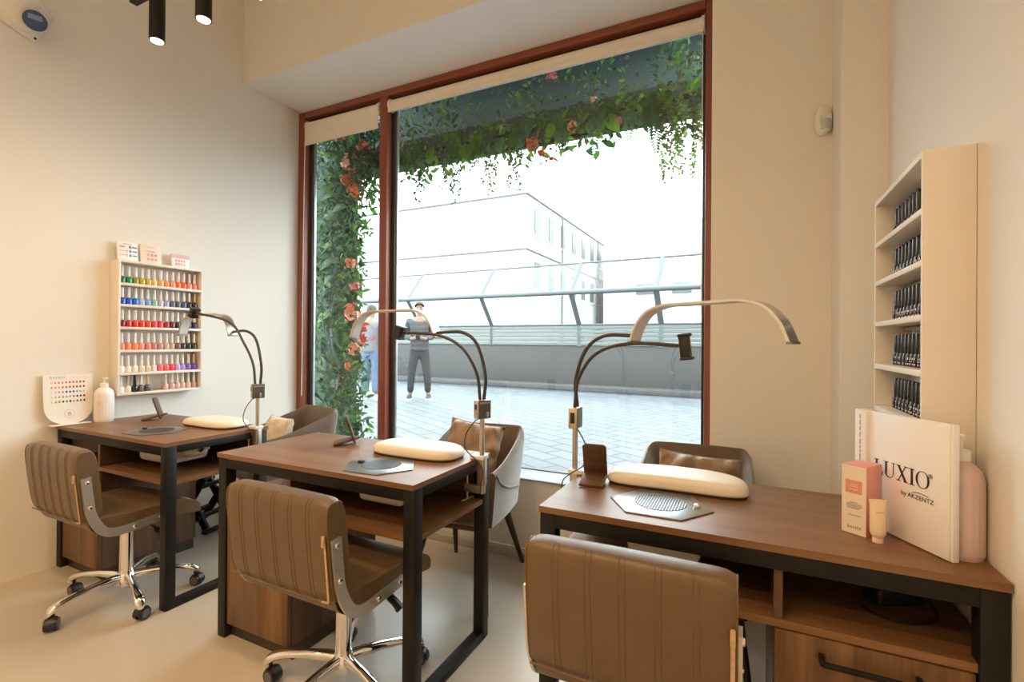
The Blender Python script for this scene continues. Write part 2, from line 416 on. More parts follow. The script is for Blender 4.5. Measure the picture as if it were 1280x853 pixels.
# ---- suspended tracks with tubular spotlights; the rear two are added fill
def track(y, x0, x1, xs, label, group, power, zt=2.88):
    t = thing('light_track', label, 'light track', ((x0+x1)/2, y, zt), 0, 'black light tracks under the ceiling')
    w = (x1-x0)/2
    obj('rail', box(BM(), -w, w, -0.018, 0.018, 0, 0.045, 0.003), M['blackmetal'], t)
    for s in (-0.8, 0.8): obj('suspension_wire', cyl(BM(), (s*w, 0, 0.04), (s*w, 0, ZC-zt), 0.002, seg=6), M['blackmetal'], t)
    for i, x in enumerate(xs):
        n = ['first', 'second', 'third', 'fourth', 'fifth', 'sixth', 'seventh', 'eighth', 'ninth'][i]
        s = thing('track_spotlight', 'black tubular spotlight, %s from left wall, %s' % (n, group), 'spotlight', (x, y, zt-0.24), 0, 'tubular track spotlights')
        b = BM(); lathe(b, [(0.027, 0.002), (0.0325, 0.0), (0.0325, 0.205), (0.030, 0.21)], seg=28); obj('lamp_body', b, M['blackmetal'], s)
        b = BM(); lathe(b, [(0.0265, -0.0012), (0.0265, 0.0015)], seg=24); obj('lamp_lens', b, M['lens'], s, label='glowing warm lens')
        b = BM(); box(b, -0.012, 0.012, -0.012, 0.012, 0.209, 0.242); obj('adapter', b, M['blackmetal'], s)
        L = bpy.data.lights.new('spot_beam', 'SPOT'); L.energy = power; L.color = LAMPCOL
        L.spot_size = math.radians(160); L.spot_blend = 1.0; L.shadow_soft_size = 0.03
        lo = bpy.data.objects.new('spot_beam', L); COL.objects.link(lo); lo.location = (x, y, zt-0.25)
track(1.33, -2.76, -0.95, [-2.55+0.36*i for i in range(5)], 'black suspended light track above the desks', 'track above the desks', SPOT_A)
track(-0.6, -2.76, -0.55, [-2.5+0.85*i for i in range(3)], 'unseen black light track in the middle of the room', 'track added mid room for fill', FILL_SPOT, 3.80)  # unseen fill lamps added behind the camera to brighten the upper walls
track(-2.0, -2.76, 0.25, [-2.5+0.85*i for i in range(4)], 'unseen black light track at the back of the room', 'track added at the back for fill', FILL_SPOT, 3.80)  # second unseen row, added to lift the warm fill from the back

# ================================================================= DESKS
DW, DD = 0.99, 0.50
def desk(name_label, cab, drawer, group):
    """local origin: left front floor corner; cab = -1 cabinet on the left, +1 on the right"""
    t = thing('manicure_desk', name_label, 'desk', (0,0,0), 0, group)
    q = 0.045
    b = BM(); box(b, 0, DW, -0.008, DD+0.008, 0.7325, 0.75)
    for f in b.faces:
        if abs(f.normal.z) < 0.5: f.material_index = 1
    obj('tabletop', b, [M['walnutX'], M['edge']], t)
    for x in (0, DW-q):
        for y in (0, DD-q): obj('leg', box(BM(), x, x+q, y, y+q, 0.0, 0.732, 0.002), M['blackmetal'], t)
    for y in (0, DD-q): obj('apron', box(BM(), q, DW-q, y, y+q, 0.690, 0.732, 0.002), M['blackmetal'], t)
    for x in (0, DW-q):
        obj('apron', box(BM(), x, x+q, q, DD-q, 0.700, 0.732, 0.002), M['blackmetal'], t)
        obj('floor_rail', box(BM(), x, x+q, q, DD-q, 0.0, 0.030, 0.002), M['blackmetal'], t)
    b = BM(); box(b, 0.012, DW-0.008, 0.022, DD-0.02, 0.555, 0.573)
    # notch the shelf round the legs by keeping it between them in front and behind
    bmesh.ops.delete(b, geom=b.verts[:], context='VERTS')
    box(b, q, DW-q, 0.010, DD-0.02, 0.555, 0.573); box(b, 0.004, q, q+0.001, DD-q-0.001, 0.555, 0.573); box(b, DW-q, DW-0.004, q+0.001, DD-q-0.001, 0.555, 0.573)
    for f in b.faces:
        if abs(f.normal.z) < 0.5: f.material_index = 1
    obj('shelf', b, [M['walnutX'], M['edge']], t)
    # cabinet hangs below the shelf between the legs on one side
    cw = 0.36
    x0, x1 = (q+0.002, q+cw) if cab < 0 else (DW-q-cw, DW-q-0.002)
    b = BM(); box(b, x0, x1, 0.024, DD-0.02, 0.055, 0.554); c = obj('cabinet', b, M['walnutZ'], t)
    xd = x1-0.018 if cab < 0 else x0
    b = BM(); box(b, xd, xd+0.018, 0.012, DD-0.03, 0.574, 0.732)
    for f in b.faces:
        if f.normal.y < -0.5: f.material_index = 1
    obj('divider', b, [M['walnutZ'], M['edge']], t)
    obj('back_panel', box(BM(), 0.05, DW-0.05, DD-0.030, DD-0.021, 0.574, 0.690), M['walnutX'], t)
    if drawer:
        for k, (z0, z1) in enumerate(((0.335, 0.552), (0.058, 0.331))):
            d = obj('drawer', box(BM(), x0+0.002, x1-0.002, 0.006, 0.024, z0, z1, 0.0015), M['oakZ'], t)
            if k == 0 or True:
                b = BM(); xc = (x0+x1)/2; zz = z1-0.042; h = 0.086
                box(b, xc-h, xc+h, -0.022, -0.014, zz-0.006, zz+0.006, 0.002)
                for s in (-1, 1): box(b, xc+s*h-0.005, xc+s*h+0.005, -0.022, 0.006, zz-0.004, zz+0.012, 0.0015)
                obj('handle', b, M['blackmetal'], d, label='black bar handle')
    else:
        obj('cabinet_front', box(BM(), x0+0.002, x1-0.002, 0.006, 0.024, 0.058, 0.552, 0.0015), M['oakZ'], t)
    obj('plinth', box(BM(), x0, x1, 0.03, DD-0.03, 0.0, 0.055), M['darkwood'], t)
    return t
DX = [-3.305, -1.947, -0.526]; DY = [1.262, 1.262, 1.272]
desk1 = desk('walnut manicure desk with black frame against the left wall', -1, False, 'walnut manicure desks with black frames')
desk1.location = (DX[0], DY[0], 0)
desk2 = dup(desk1, (DX[1], DY[1], 0), 0, 'walnut manicure desk with black frame standing in the middle of the row')
desk3 = desk('walnut manicure desk with handled drawers against the right wall', 1, True, 'walnut manicure desks with black frames')
desk3.location = (DX[2], DY[2], 0)

# ---- dust extractors let into the tabletops
def extractor(loc, rz, label, plate_m, slots):
    t = thing('nail_dust_extractor', label, 'dust extractor', loc, rz, 'dust extractors on the manicure desks')
    hexp = [(-0.143, -0.008), (-0.074, -0.118), (0.070, -0.118), (0.143, -0.008), (0.074, 0.108), (-0.074, 0.108)]
    obj('plate', prism(BM(), hexp, 0.0, 0.004, bev=0.0008), plate_m, t)
    obj('plate_base', prism(BM(), [(x*0.985, y*0.985) for x, y in hexp], -0.0005, 0.0012), M['padbase'], t)
    b = BM(); lathe(b, [(0.072, 0.0041), (0.072, 0.0046)], seg=36); f = obj('fan_opening', b, M['void'], t)
    b = BM(); R = 0.071
    nl = 9 if not slots else 7
    for i in range(-nl, nl+1):
        x = i*R/(nl+0.6); h = math.sqrt(max(0, R*R-x*x))
        w = 0.0008 if not slots else 0.0013
        box(b, x-w, x+w, -h, h, 0.0046, 0.0054)
        if not slots: box(b, -h, h, x-w, x+w, 0.0046, 0.0056)
    lathe(b, [(0.0735, 0.0042), (0.0735, 0.0056), (0.071, 0.0056)], seg=36) if False else None
    obj('grille_bars', b, plate_m, f)
    b = BM(); box(b, 0.090, 0.106, -0.005, 0.017, 0.004, 0.013, 0.002) if not slots else box(b, -0.100, -0.078, -0.014, 0.002, 0.004, 0.012, 0.002)
    obj('switch', b, M['chrome'] if not slots else M['blackplastic'], t)
    return t
def dust_box(loc, w, label, squashed=False):
    t = thing('dust_collector', label, 'dust collector', loc, 0, 'dust collector housings under the desks')
    b = BM(); box(b, -w/2, w/2, -0.10, 0.10, -0.104, 0.0, 0.024, 3); obj('housing', b, M['whiteplastic'], t, smooth=50)
    if squashed:
        b = BM()
        def bagf(u, v):
            a = u*2*PI; rr = math.sin(PI*min(max(v, 0.02), 0.98))**0.5
            return Vector((w/2-0.02+0.11*v, 0.07*rr*math.cos(a)+0.006*math.sin(9*v+5*a), -0.038+0.034*rr*math.sin(a)+0.004*math.sin(13*v-3*a)))
        grid(b, bagf, 22, 16, closeu=True); obj('dust_bag', b, M['bag'], t, label='crumpled white dust bag')
    else:
        b = BM(); cyl(b, (0.02, 0.09, -0.05), (0.02, 0.15, -0.06), 0.016, seg=14); obj('outlet', b, M['whiteplastic'], t)
    for s in (-1, 1):
        b = BM(); box(b, s*(w/2-0.03)-0.008, s*(w/2-0.03)+0.008, -0.03, 0.03, -0.004, 0.0197); obj('bracket', b, M['blackmetal'], t)
    return t
extractor((-0.221, 1.437, DESK_Z), 0, 'hexagonal steel dust extractor plate with chrome switch on the desk by the right wall', M['plate'], False)
extractor((-1.215, 1.402, DESK_Z), 0.05, 'hexagonal steel dust extractor plate with black switch on the middle desk', M['plate'], True)
extractor((-2.672, 1.412, DESK_Z), 0.05, 'dark grey hexagonal dust extractor plate on the desk by the left wall', M['plate_dark'], True)
dust_box((-0.21, 1.49, 0.712), 0.20, 'white dust collector housing under the desk by the right wall')
dust_box((-1.22, 1.49, 0.712), 0.21, 'white dust collector housing under the middle desk')
dust_box((-2.61, 1.46, 0.712), 0.26, 'white dust collector with crumpled fabric bag under the desk by the left wall', True)

# ---- hand rest pads
def pad(loc, rz, L, W, H, label, bean=0.0):
    t = thing('hand_rest_pad', label, 'hand rest', loc, rz, 'cream hand rests on the desks')
    def shell(z, k):
        out = []
        for i in range(44):
            c, s = supere(2*PI*i/44, 3.0)
            x = L/2*k*c; y = W/2*k*s - bean*(c*k)**2 + bean*0.4
            out.append(Vector((x, y, z)))
        return out
    b = BM(); prev = None
    for z, k in ((0.007, 0.97), (0.010, 0.995), (H*0.35, 1.0), (H*0.65, 0.985), (H*0.86, 0.945), (H*0.96, 0.88), (H, 0.75), (H*1.01, 0.45), (H*1.015, 0.02)):
        r = [b.verts.new(v) for v in shell(z, k)]
        if prev: bridge(b, prev, r)
        else: b.faces.new(r[::-1])
        prev = r
    b.faces.new(prev); obj('cushion', b, M['padtop'], t, smooth=60)
    b = BM(); r0 = [b.verts.new(v) for v in shell(0.0, 0.975)]; r1 = [b.verts.new(v) for v in shell(0.0075, 0.985)]
    bridge(b, r0, r1); b.faces.new(r0[::-1]); b.faces.new(r1); obj('pad_base', b, M['padbase'], t)
    return t
pad((-0.205, 1.635, DESK_Z), 0.02, 0.425, 0.175, 0.046, 'long cream hand rest pad on the desk by the right wall', 0.03)
pad((-1.205, 1.615, DESK_Z), 0.0, 0.40, 0.20, 0.044, 'cream hand rest pad on the middle desk', 0.01)
pad((-2.58, 1.655, DESK_Z), 0.0, 0.40, 0.20, 0.036, 'thin cream hand rest pad on the desk by the left wall', 0.01)

# ---- wooden phone stands: two interlocked boards
def stand(loc, rz, label, wmat=None):
    t = thing('phone_stand', label, 'phone stand', loc, rz, 'wooden phone stands on the desks')
    w = 0.039
    th = math.radians(108)
    m1 = Matrix.Translation((0, 0.012, 0.006)) @ Matrix.Rotation(th, 4, 'X')
    b = BM(); prism(b, [(-w+0.008, 0), (w-0.008, 0), (w, 0.008), (w, 0.120), (w-0.010, 0.128), (-w+0.010, 0.128), (-w, 0.120), (-w, 0.008)], -0.004, 0.004, mtx=m1, bev=0.001)
    obj('back_board', b, M['darkwalnut'], t)
    m2 = Matrix.Translation((0, -0.078, 0.0045)) @ Matrix.Rotation(math.radians(13), 4, 'X')
    b = BM(); prism(b, [(-w, 0), (w, 0), (w, 0.082), (0.018, 0.115), (-0.018, 0.115), (-w, 0.082)], -0.004, 0.004, mtx=m2, bev=0.001)
    obj('base_board', b, M['darkwalnut'], t)
    return t
M['darkwalnut'] = wood('dark_walnut_board', (0.060, 0.030, 0.018), (0.12, 0.062, 0.036), 0, 0.42, 1.5)
stand((-0.452, 1.572, DESK_Z+0.001), 0.10, 'dark walnut phone stand facing the camera on the desk by the right wall')
stand((-1.590, 1.640, DESK_Z+0.001), -0.80, 'dark walnut phone stand seen edge on, on the middle desk')
stand((-3.050, 1.625, DESK_Z+0.001), -0.72, 'dark phone stand leaning open on the desk by the left wall')

# ================================================================= DESK LAMPS
def ribbon(bm, pts, w, th, off=0.0, mi=0):
    pts = [Vector(p) for p in pts]; prev = None; n = len(pts)
    for i, p in enumerate(pts):
        t = (pts[min(i+1, n-1)]-pts[max(i-1, 0)]).normalized(); up = Vector((-t.z, 0, t.x)) if t.x >= 0 else Vector((t.z, 0, -t.x))
        if up.z < -0.0001 and abs(t.x) > 0.05: up = -up
        c = p + up*off
        cur = [bm.verts.new(c + Vector((0, sy*w/2, 0)) + up*(su*th/2)) for sy, su in ((-1,-1),(1,-1),(1,1),(-1,1))]
        if prev: bridge(bm, prev, cur, mi)
        else: bm.faces.new(cur[::-1])
        prev = cur
    bm.faces.new(prev)
def lamp(loc, s, d0, ztop, boxrot, clip_d, clip_z, label, big_clip, cliprot=0.0, tilt=0.0):
    t = thing('desk_lamp', label, 'lamp', loc, 0, 'arched desk lamps clamped to the desks')
    Z0 = loc[2]
    # clamp: plate on the top, sleeve outside the edge, screw below
    b = BM()
    box(b, -0.042 if s > 0 else -0.018, 0.018 if s > 0 else 0.042, -0.022, 0.022, 0.001, 0.016, 0.002)
    c = obj('clamp', b, M['whiteplastic'], t)
    b = BM(); box(b, -0.016, 0.016, -0.016, 0.016, -0.105, 0.016, 0.006, 3); obj('sleeve', b, M['champagne'], t)
    b = BM(); box(b, -s*0.075 if s > 0 else -0.012, 0.012 if s > 0 else 0.075, -0.010, 0.010, -0.135, -0.104, 0.002)
    k = -s*0.066
    cyl(b, (k, 0, -0.125), (k, 0, -0.062), 0.004, seg=10); cyl(b, (k, 0, -0.064), (k, 0, -0.060), 0.011, seg=12); cyl(b, (k, 0, -0.165), (k, 0, -0.125), 0.0045, seg=10)
    tube(b, [(k-0.012, -0.022, -0.170), (k+0.012, 0.022, -0.160)], 0.0035, 8)
    obj('clamp_screw', b, M['champagne'], t)
    obj('pole', cyl(BM(), (0, 0, 0.0), (0, 0, 0.165), 0.0095, seg=16), M['champagne'], t)
    # control box
    Rb = Matrix.Translation((0, 0, 0.197)) @ Matrix.Rotation(boxrot, 4, 'Z')
    b = BM(); box(b, -0.016, 0.016, -0.031, 0.031, -0.037, 0.037, 0.004, 2, mtx=Rb); cb = obj('control_box', b, M['champagne'] if s > 0 else M['champagne'], t)
    fx = 0.0163
    b = BM(); box(b, fx-0.001, fx+0.0008, -0.029, 0.029, -0.035, 0.035, 0, mtx=Rb); obj('control_panel', b, M['panelgrey'] if s > 0 else M['plate_dark'], cb, label='dark grey control panel')
    b = BM(); box(b, -0.008, 0.008, -0.0325, -0.030, 0.000 if s > 0 else -0.018, 0.020, 0.001, mtx=Rb); obj('switch', b, M['blackplastic'], cb)
    if s > 0:
        text('lettering', 'HORIZON', 0.0105, Rb @ frame_mtx((fx+0.001, 0, 0.025), (0, 1, 0), (0, 0, 1)), M['inkwhite'], cb, 0.0002)
        b = BM(); box(b, fx, fx+0.012, 0.004, 0.013, -0.032, -0.008, 0.003, mtx=Rb); obj('lever', b, M['silver'], cb)
    # two goosenecks
    P = lambda d, z, y: Vector((-s*d, y, z-Z0))
    dz = ztop - 1.345
    A = smoothpts([P(0.002, 0.984, 0.016), P(-0.004, 1.08, 0.016), P(0.035, 1.205+dz, 0.014), P(0.105, 1.252+dz, 0.010), P(d0+0.004, 1.250+dz, 0.004)], 28)
    obj('gooseneck', tube(BM(), A, 0.0068, 10), M['gooseneck'], t)
    B = smoothpts([P(0.002, 0.984, -0.014), P(0.018, 1.09, -0.016), P(0.085, 1.190+dz*0.8, -0.020), P(0.200, 1.238+(clip_z-1.25)*0.6, -0.024), P(clip_d, clip_z, -0.028)], 32)
    obj('gooseneck', tube(BM(), B, 0.0062, 10), M['gooseneck'], t)
    # arched light head
    h = 0.115
    arch = [(0, -h), (0.022, -0.060), (0.060, -0.018), (0.115, 0.0), (0.17, 0.001), (0.285, 0.001), (0.34, 0.0), (0.395, -0.018), (0.433, -0.060), (0.455, -h)]
    path = smoothpts([(-s*(d0+x), 0, ztop+z-Z0) for x, z in arch], 54)
    if s > 0: path = path[::-1]
    piv = Vector((0, 0, ztop-h-Z0)); piv.x = -s*d0; Tm = Matrix.Translation(piv) @ Matrix.Rotation(tilt, 4, 'Z') @ Matrix.Diagonal((1.10 if tilt else 1, 1, 1, 1)) @ Matrix.Translation(-piv)
    b = BM(); ribbon(b, path, 0.052, 0.007); bmesh.ops.transform(b, matrix=Tm, verts=b.verts[:]); hd = obj('light_head', b, M['silver'] if s < 0 else M['champagne'], t, smooth=40)
    b = BM(); ribbon(b, path[1:-1], 0.044, 0.002, -0.0042); bmesh.ops.transform(b, matrix=Tm, verts=b.verts[:]); obj('light_strip', b, M['diffuser'], hd, smooth=40, label='frosted light strip')
    for e in (path[0], path[-1]):
        b = BM(); box(b, e.x-0.006, e.x+0.006, -0.027, 0.027, e.z-0.004, e.z+0.003, 0.001); bmesh.ops.transform(b, matrix=Tm, verts=b.verts[:]); obj('end_cap', b, M['plate_dark'], hd)
    # phone holder on the second gooseneck
    cp = P(clip_d, clip_z, -0.028); w, hh = (0.020, 0.040) if big_clip else (0.017, 0.026)
    Rc = Matrix.Translation(cp) @ Matrix.Rotation(cliprot, 4, 'Y')
    b = BM(); box(b, -0.014, 0.014, -0.02, 0.02, -hh+0.006, hh-0.006, 0.003, mtx=Rc)
    box(b, -w, w, -0.024, 0.024, hh-0.010, hh, 0.003, mtx=Rc); box(b, -w, w, -0.024, 0.024, -hh-0.004, -hh+0.006, 0.003, mtx=Rc)
    box(b, -0.018, -0.008, -0.02, 0.02, -hh, hh, 0.002, mtx=Rc)
    obj('phone_holder', b, M['blackplastic'], t)
    # cable from the control box
    rr = smoothpts([(-s*0.010, -0.012, 0.158), (-s*0.022, -0.02, 0.150), (-s*0.052, -0.034, 0.10), (-s*0.048, -0.045, 0.045), (-s*0.004+0.010*s, -0.048, 0.004), (0.030*s, -0.050, -0.03), (0.022*s, -0.052, -0.12)], 30)
    obj('power_cable', tube(BM(), rr, 0.0022, 8), M['blackplastic'], t)
    return t
lamp((-2.294, 1.690, DESK_Z), 1, 0.205, 1.352, math.radians(-25), 0.50, 1.365, 'arched desk lamp clamped to the desk by the left wall', False, 0.4)
lamp((-0.936, 1.662, DESK_Z), 1, 0.215, 1.343, math.radians(-25), 0.385, 1.250, 'arched desk lamp clamped to the middle desk', False, 0.3)
lamp((-0.546, 1.640, DESK_Z), -1, 0.205, 1.330, math.radians(0), 0.372, 1.203, 'arched desk lamp clamped to the desk by the right wall', True, -0.12, math.radians(-27))

# ================================================================= OFFICE CHAIRS
def caster(t, px, py, ang):
    b = BM()
    u = Vector((math.cos(ang), math.sin(ang), 0)); n = Vector((-u.y, u.x, 0)); c = Vector((px, py, 0.027)) + u*0.012
    for s in (-1, 1): tube(b, [c+n*s*0.006, c+n*s*0.022], [0.0265, 0.0245], 20)
    w = obj('caster', b, M['blackplastic'], t)
    b = BM()
    for s in (-1, 1): tube(b, [c+n*s*0.0215, c+n*s*0.0235], [0.019, 0.017], 18)
    obj('wheel_disc', b, M['rubber'], w)
    b = BM()
    tube(b, [Vector((px, py, 0.045)), Vector((px, py, 0.085))], 0.007, 10)
    prev = None
    for k in range(9):
        a = math.radians(-20 + k*25); q = c + (u*math.cos(a)*0.030 + Vector((0,0,1))*math.sin(a)*0.030)
        cur = [b.verts.new(q - n*0.013), b.verts.new(q + n*0.013)]
        if prev: b.faces.new((prev[0], prev[1], cur[1], cur[0]))
        prev = cur
    obj('caster_hood', b, M['blackplastic'], w)
def office_chair(label):
    t = thing('office_chair', label, 'chair', (0,0,0), 0, 'taupe leather office chairs')
    W = 0.44
    tilt = math.radians(6.4); Rt = Matrix.Translation((0, -0.262, 0.455)) @ Matrix.Rotation(tilt, 4, 'X')
    # back cushion: rounded slab, local z up the back, local y forwards
    b = BM()
    def backf(u, v):
        c, s = supere(u*2*PI, 4.2)      # profile across (y, z)
        x = -W/2 + W*v
        e = min(1.0, min(v, 1-v)*W/0.032); k = 1 - 0.16*(1-e)**2
        y = 0.041 + 0.041*c*k*(1 if s < 0.3 else (1-0.10*(s-0.3))) ; z = 0.152 + 0.152*s*(1-0.06*(1-e)**2)
        if c > 0: y += 0.006*(1-(2*v-1)**2)
        return Vector((x, y, z))
    V = grid(b, backf, 48, 25, closeu=True)
    b.faces.new([r[0] for r in V]); b.faces.new([r[-1] for r in V][::-1])
    for v in b.verts: v.co = Rt @ v.co
    bk = obj('backrest', b, M['leather'], t, smooth=50)
    b = BM()
    for i in range(5):
        xc = -W/2 + W*(i+0.86)/6 + 0.01
        for dx in (-0.0065, 0.0065):
            pts = []
            for k in range(16):
                a = math.radians(-118 - k*9.0)
                c, s = supere(math.radians(270) - math.radians(k*11.5), 4.2)
                pts.append(Rt @ Vector((xc+dx, 0.041+0.0415*c*(1 if s < 0.3 else (1-0.10*(s-0.3))), 0.152+0.1525*s)))
            tube(b, pts, 0.0009, 6)
    obj('stitching', b, M['leather_seam'], bk)
    for xe in (-W/2+0.001, W/2-0.001):
        b = BM(); pts = []
        for k in range(60):
            c, s = supere(2*PI*k/60, 4.2); pts.append(Rt @ Vector((xe, 0.041+0.0348*c, 0.152+0.1435*s)))
        tube(b, pts+[pts[0]], 0.0019, 6, caps=False); obj('piping', b, M['leather_seam'], bk)
    # zip down the right of the back and along its foot
    b = BM(); x = W/2-0.020
    zp = [Rt @ Vector(p) for p in ((x+0.012, 0.0005, 0.215), (x+0.012, -0.0008, 0.12), (x+0.010, -0.0005, 0.03), (x+0.004, 0.001, 0.016), (x-0.02, 0.002, 0.012))]
    tube(b, smoothpts(zp, 16), 0.0042, 8, flat=0.5); z_ = obj('zip', b, M['zip'], bk, label='beige zip')
    b = BM(); pz = Rt @ Vector((x+0.012, -0.004, 0.200)); box(b, pz.x-0.005, pz.x+0.005, pz.y-0.003, pz.y+0.003, pz.z-0.016, pz.z+0.016, 0.002); obj('zip_pull', b, M['zip'], bk)
    b = BM(); tube(b, smoothpts([Rt @ Vector(p) for p in ((-W/2+0.004, 0.006, 0.012), (0, 0.004, 0.010), (W/2-0.012, 0.004, 0.012))], 10), 0.003, 6); obj('piping', b, M['leather_seam'], bk)
    # seat, joined to the back by a leather fold
    b = BM()
    def seatf(u, v):
        c, s = supere(u*2*PI, 3.6)
        y0, y1 = -0.215, 0.205
        x = -W/2 + W*v
        e = min(1.0, min(v, 1-v)*W/0.02); k = 1-0.10*(1-e)**2
        y = (y0+y1)/2 + (y1-y0)/2*c
        z = 0.427 + 0.040*s*k
        if s > 0: z += 0.010*(1-(2*v-1)**2)*max(0, 1-c*c)
        z -= 0.028*max(0, (y-0.09)/0.115)**2
        z += 0.018*max(0, (-0.10-y)/0.1)
        return Vector((x, y, z))
    V = grid(b, seatf, 56, 21, closeu=True); b.faces.new([r[0] for r in V]); b.faces.new([r[-1] for r in V][::-1])
    st = obj('seat', b, M['leather'], t, smooth=50)
    b = BM()
    for xe in (-W/2+0.002, W/2-0.002):
        pts = []
        for k in range(30):
            a = PI*k/29; c, s = supere(a, 3.6); y = -0.005+0.210*c
            pts.append((xe, y, 0.427+0.037*s-0.028*max(0, (y-0.09)/0.115)**2+0.018*max(0, (-0.10-y)/0.1)))
        tube(b, pts, 0.0019, 6)
    obj('piping', b, M['leather_seam'], st)
    b = BM()
    def fold(u, v):
        a = math.radians(180+90*u); x = -W/2+0.012+(W-0.024)*v
        return Vector((x, -0.175+0.062*math.cos(a), 0.470+0.068*math.sin(a)))
    grid(b, fold, 10, 8); grid(b, lambda u, v: fold(u, v)+Vector((0, 0.02*(1-u)+0.004, 0.02*u+0.004)), 10, 8); obj('seat_fold', b, M['leather'], t)
    # steel side brackets, bent from back to seat
    for s in (-1, 1):
        b = BM()
        mid = smoothpts([Rt @ Vector((0, 0.030, 0.195)), Rt @ Vector((0, 0.030, 0.10)), Rt @ Vector((0, 0.032, 0.045)), Vector((0, -0.212, 0.448)), Vector((0, -0.185, 0.415)), Vector((0, -0.145, 0.402)), Vector((0, -0.08, 0.402)), Vector((0, 0.045, 0.412))], 40)
        prev = None; x0, x1 = s*(W/2+0.001), s*(W/2+0.009); n = len(mid)
        for i, p in enumerate(mid):
            tg = (mid[min(i+1, n-1)]-mid[max(i-1, 0)]).normalized(); nn = Vector((0, tg.z, -tg.y))*0.0175
            cur = [b.verts.new(Vector((x, 0, 0)) + p + q) for x, q in ((x0, nn), (x1, nn), (x1, -nn), (x0, -nn))]
            if prev: bridge(b, prev, cur)
            else: b.faces.new(cur[::-1])
            prev = cur
        b.faces.new(prev)
        fr = obj('side_bracket', b, M['satin'], t)
        for p in (Rt @ Vector((0, 0.030, 0.175)), Rt @ Vector((0, 0.030, 0.07)), Vector((0, -0.08, 0.402)), Vector((0, 0.022, 0.410))):
            b = BM(); tube(b, [Vector((x1, p.y, p.z)), Vector((x1+s*0.004, p.y, p.z)), Vector((x1+s*0.006, p.y, p.z))], [0.0085, 0.0075, 0.003], 14)
            obj('bolt', b, M['chrome'], fr)
    # mechanism, lever, column, five-star base
    b = BM(); box(b, -0.11, 0.11, -0.09, 0.09, 0.362, 0.388, 0.004); box(b, -0.05, 0.05, -0.06, 0.06, 0.345, 0.364, 0.006); obj('tilt_plate', b, M['satin'], t)
    b = BM(); tube(b, smoothpts([(0.05, 0.03, 0.355), (0.13, 0.035, 0.352), (0.185, 0.04, 0.335)], 8), 0.005, 8); tube(b, smoothpts([(0.165, 0.038, 0.343), (0.19, 0.041, 0.328), (0.215, 0.044, 0.305)], 8), [0.008, 0.010, 0.011, 0.011, 0.011, 0.011, 0.011, 0.013, 0.012][:9], 10, flat=1.6); obj('height_lever', b, M['blackplastic'], t)
    b = BM(); lathe(b, [(0.030, 0.085), (0.032, 0.10), (0.028, 0.135), (0.0265, 0.30), (0.027, 0.318)], seg=24); obj('gas_column', b, M['chrome'], t)
    b = BM(); lathe(b, [(0.018, 0.318), (0.018, 0.345)], seg=16); obj('piston', b, M['blackmetal'], t)
    b = BM(); lathe(b, [(0.020, 0.055), (0.040, 0.070), (0.042, 0.095), (0.034, 0.115), (0.029, 0.125)], seg=24); obj('hub', b, M['chrome'], t)
    for k in range(5):
        a = math.radians(-88 + 72*k); u = Vector((math.cos(a), math.sin(a), 0)); n = Vector((-u.y, u.x, 0))
        b = BM(); prev = None
        for r, z, w, hgt in ((0.020, 0.100, 0.018, 0.024), (0.06, 0.107, 0.017, 0.020), (0.13, 0.108, 0.015, 0.016), (0.20, 0.102, 0.0155, 0.014), (0.245, 0.092, 0.019, 0.016), (0.270, 0.080, 0.021, 0.020), (0.285, 0.070, 0.018, 0.019), (0.292, 0.062, 0.010, 0.010)):
            cur = []
            for i in range(14):
                c, s = supere(2*PI*i/14, 2.8); cur.append(b.verts.new(u*r + n*(w*c) + Vector((0, 0, z + hgt*s*(1.0 if s > 0 else 0.7)))))
            if prev: bridge(b, prev, cur)
            else: b.faces.new(cur[::-1])
            prev = cur
        b.faces.new(prev); obj('base_leg', b, M['chrome'], t, smooth=60)
        caster(t, u.x*0.270, u.y*0.270, a + (0.9, 2.2, -0.7, 1.5, 2.8)[k])
    return t
ch1 = office_chair('taupe leather office chair at the desk by the left wall'); ch1.location = (-2.605, 1.252, 0); 
ch2 = dup(ch1, (-1.262, 1.268, 0), math.radians(-0.5), 'taupe leather office chair at the middle desk')
ch3 = dup(ch1, (-0.236, 1.293, 0), math.radians(0.6), 'taupe leather office chair at the desk by the right wall, seen large from behind')

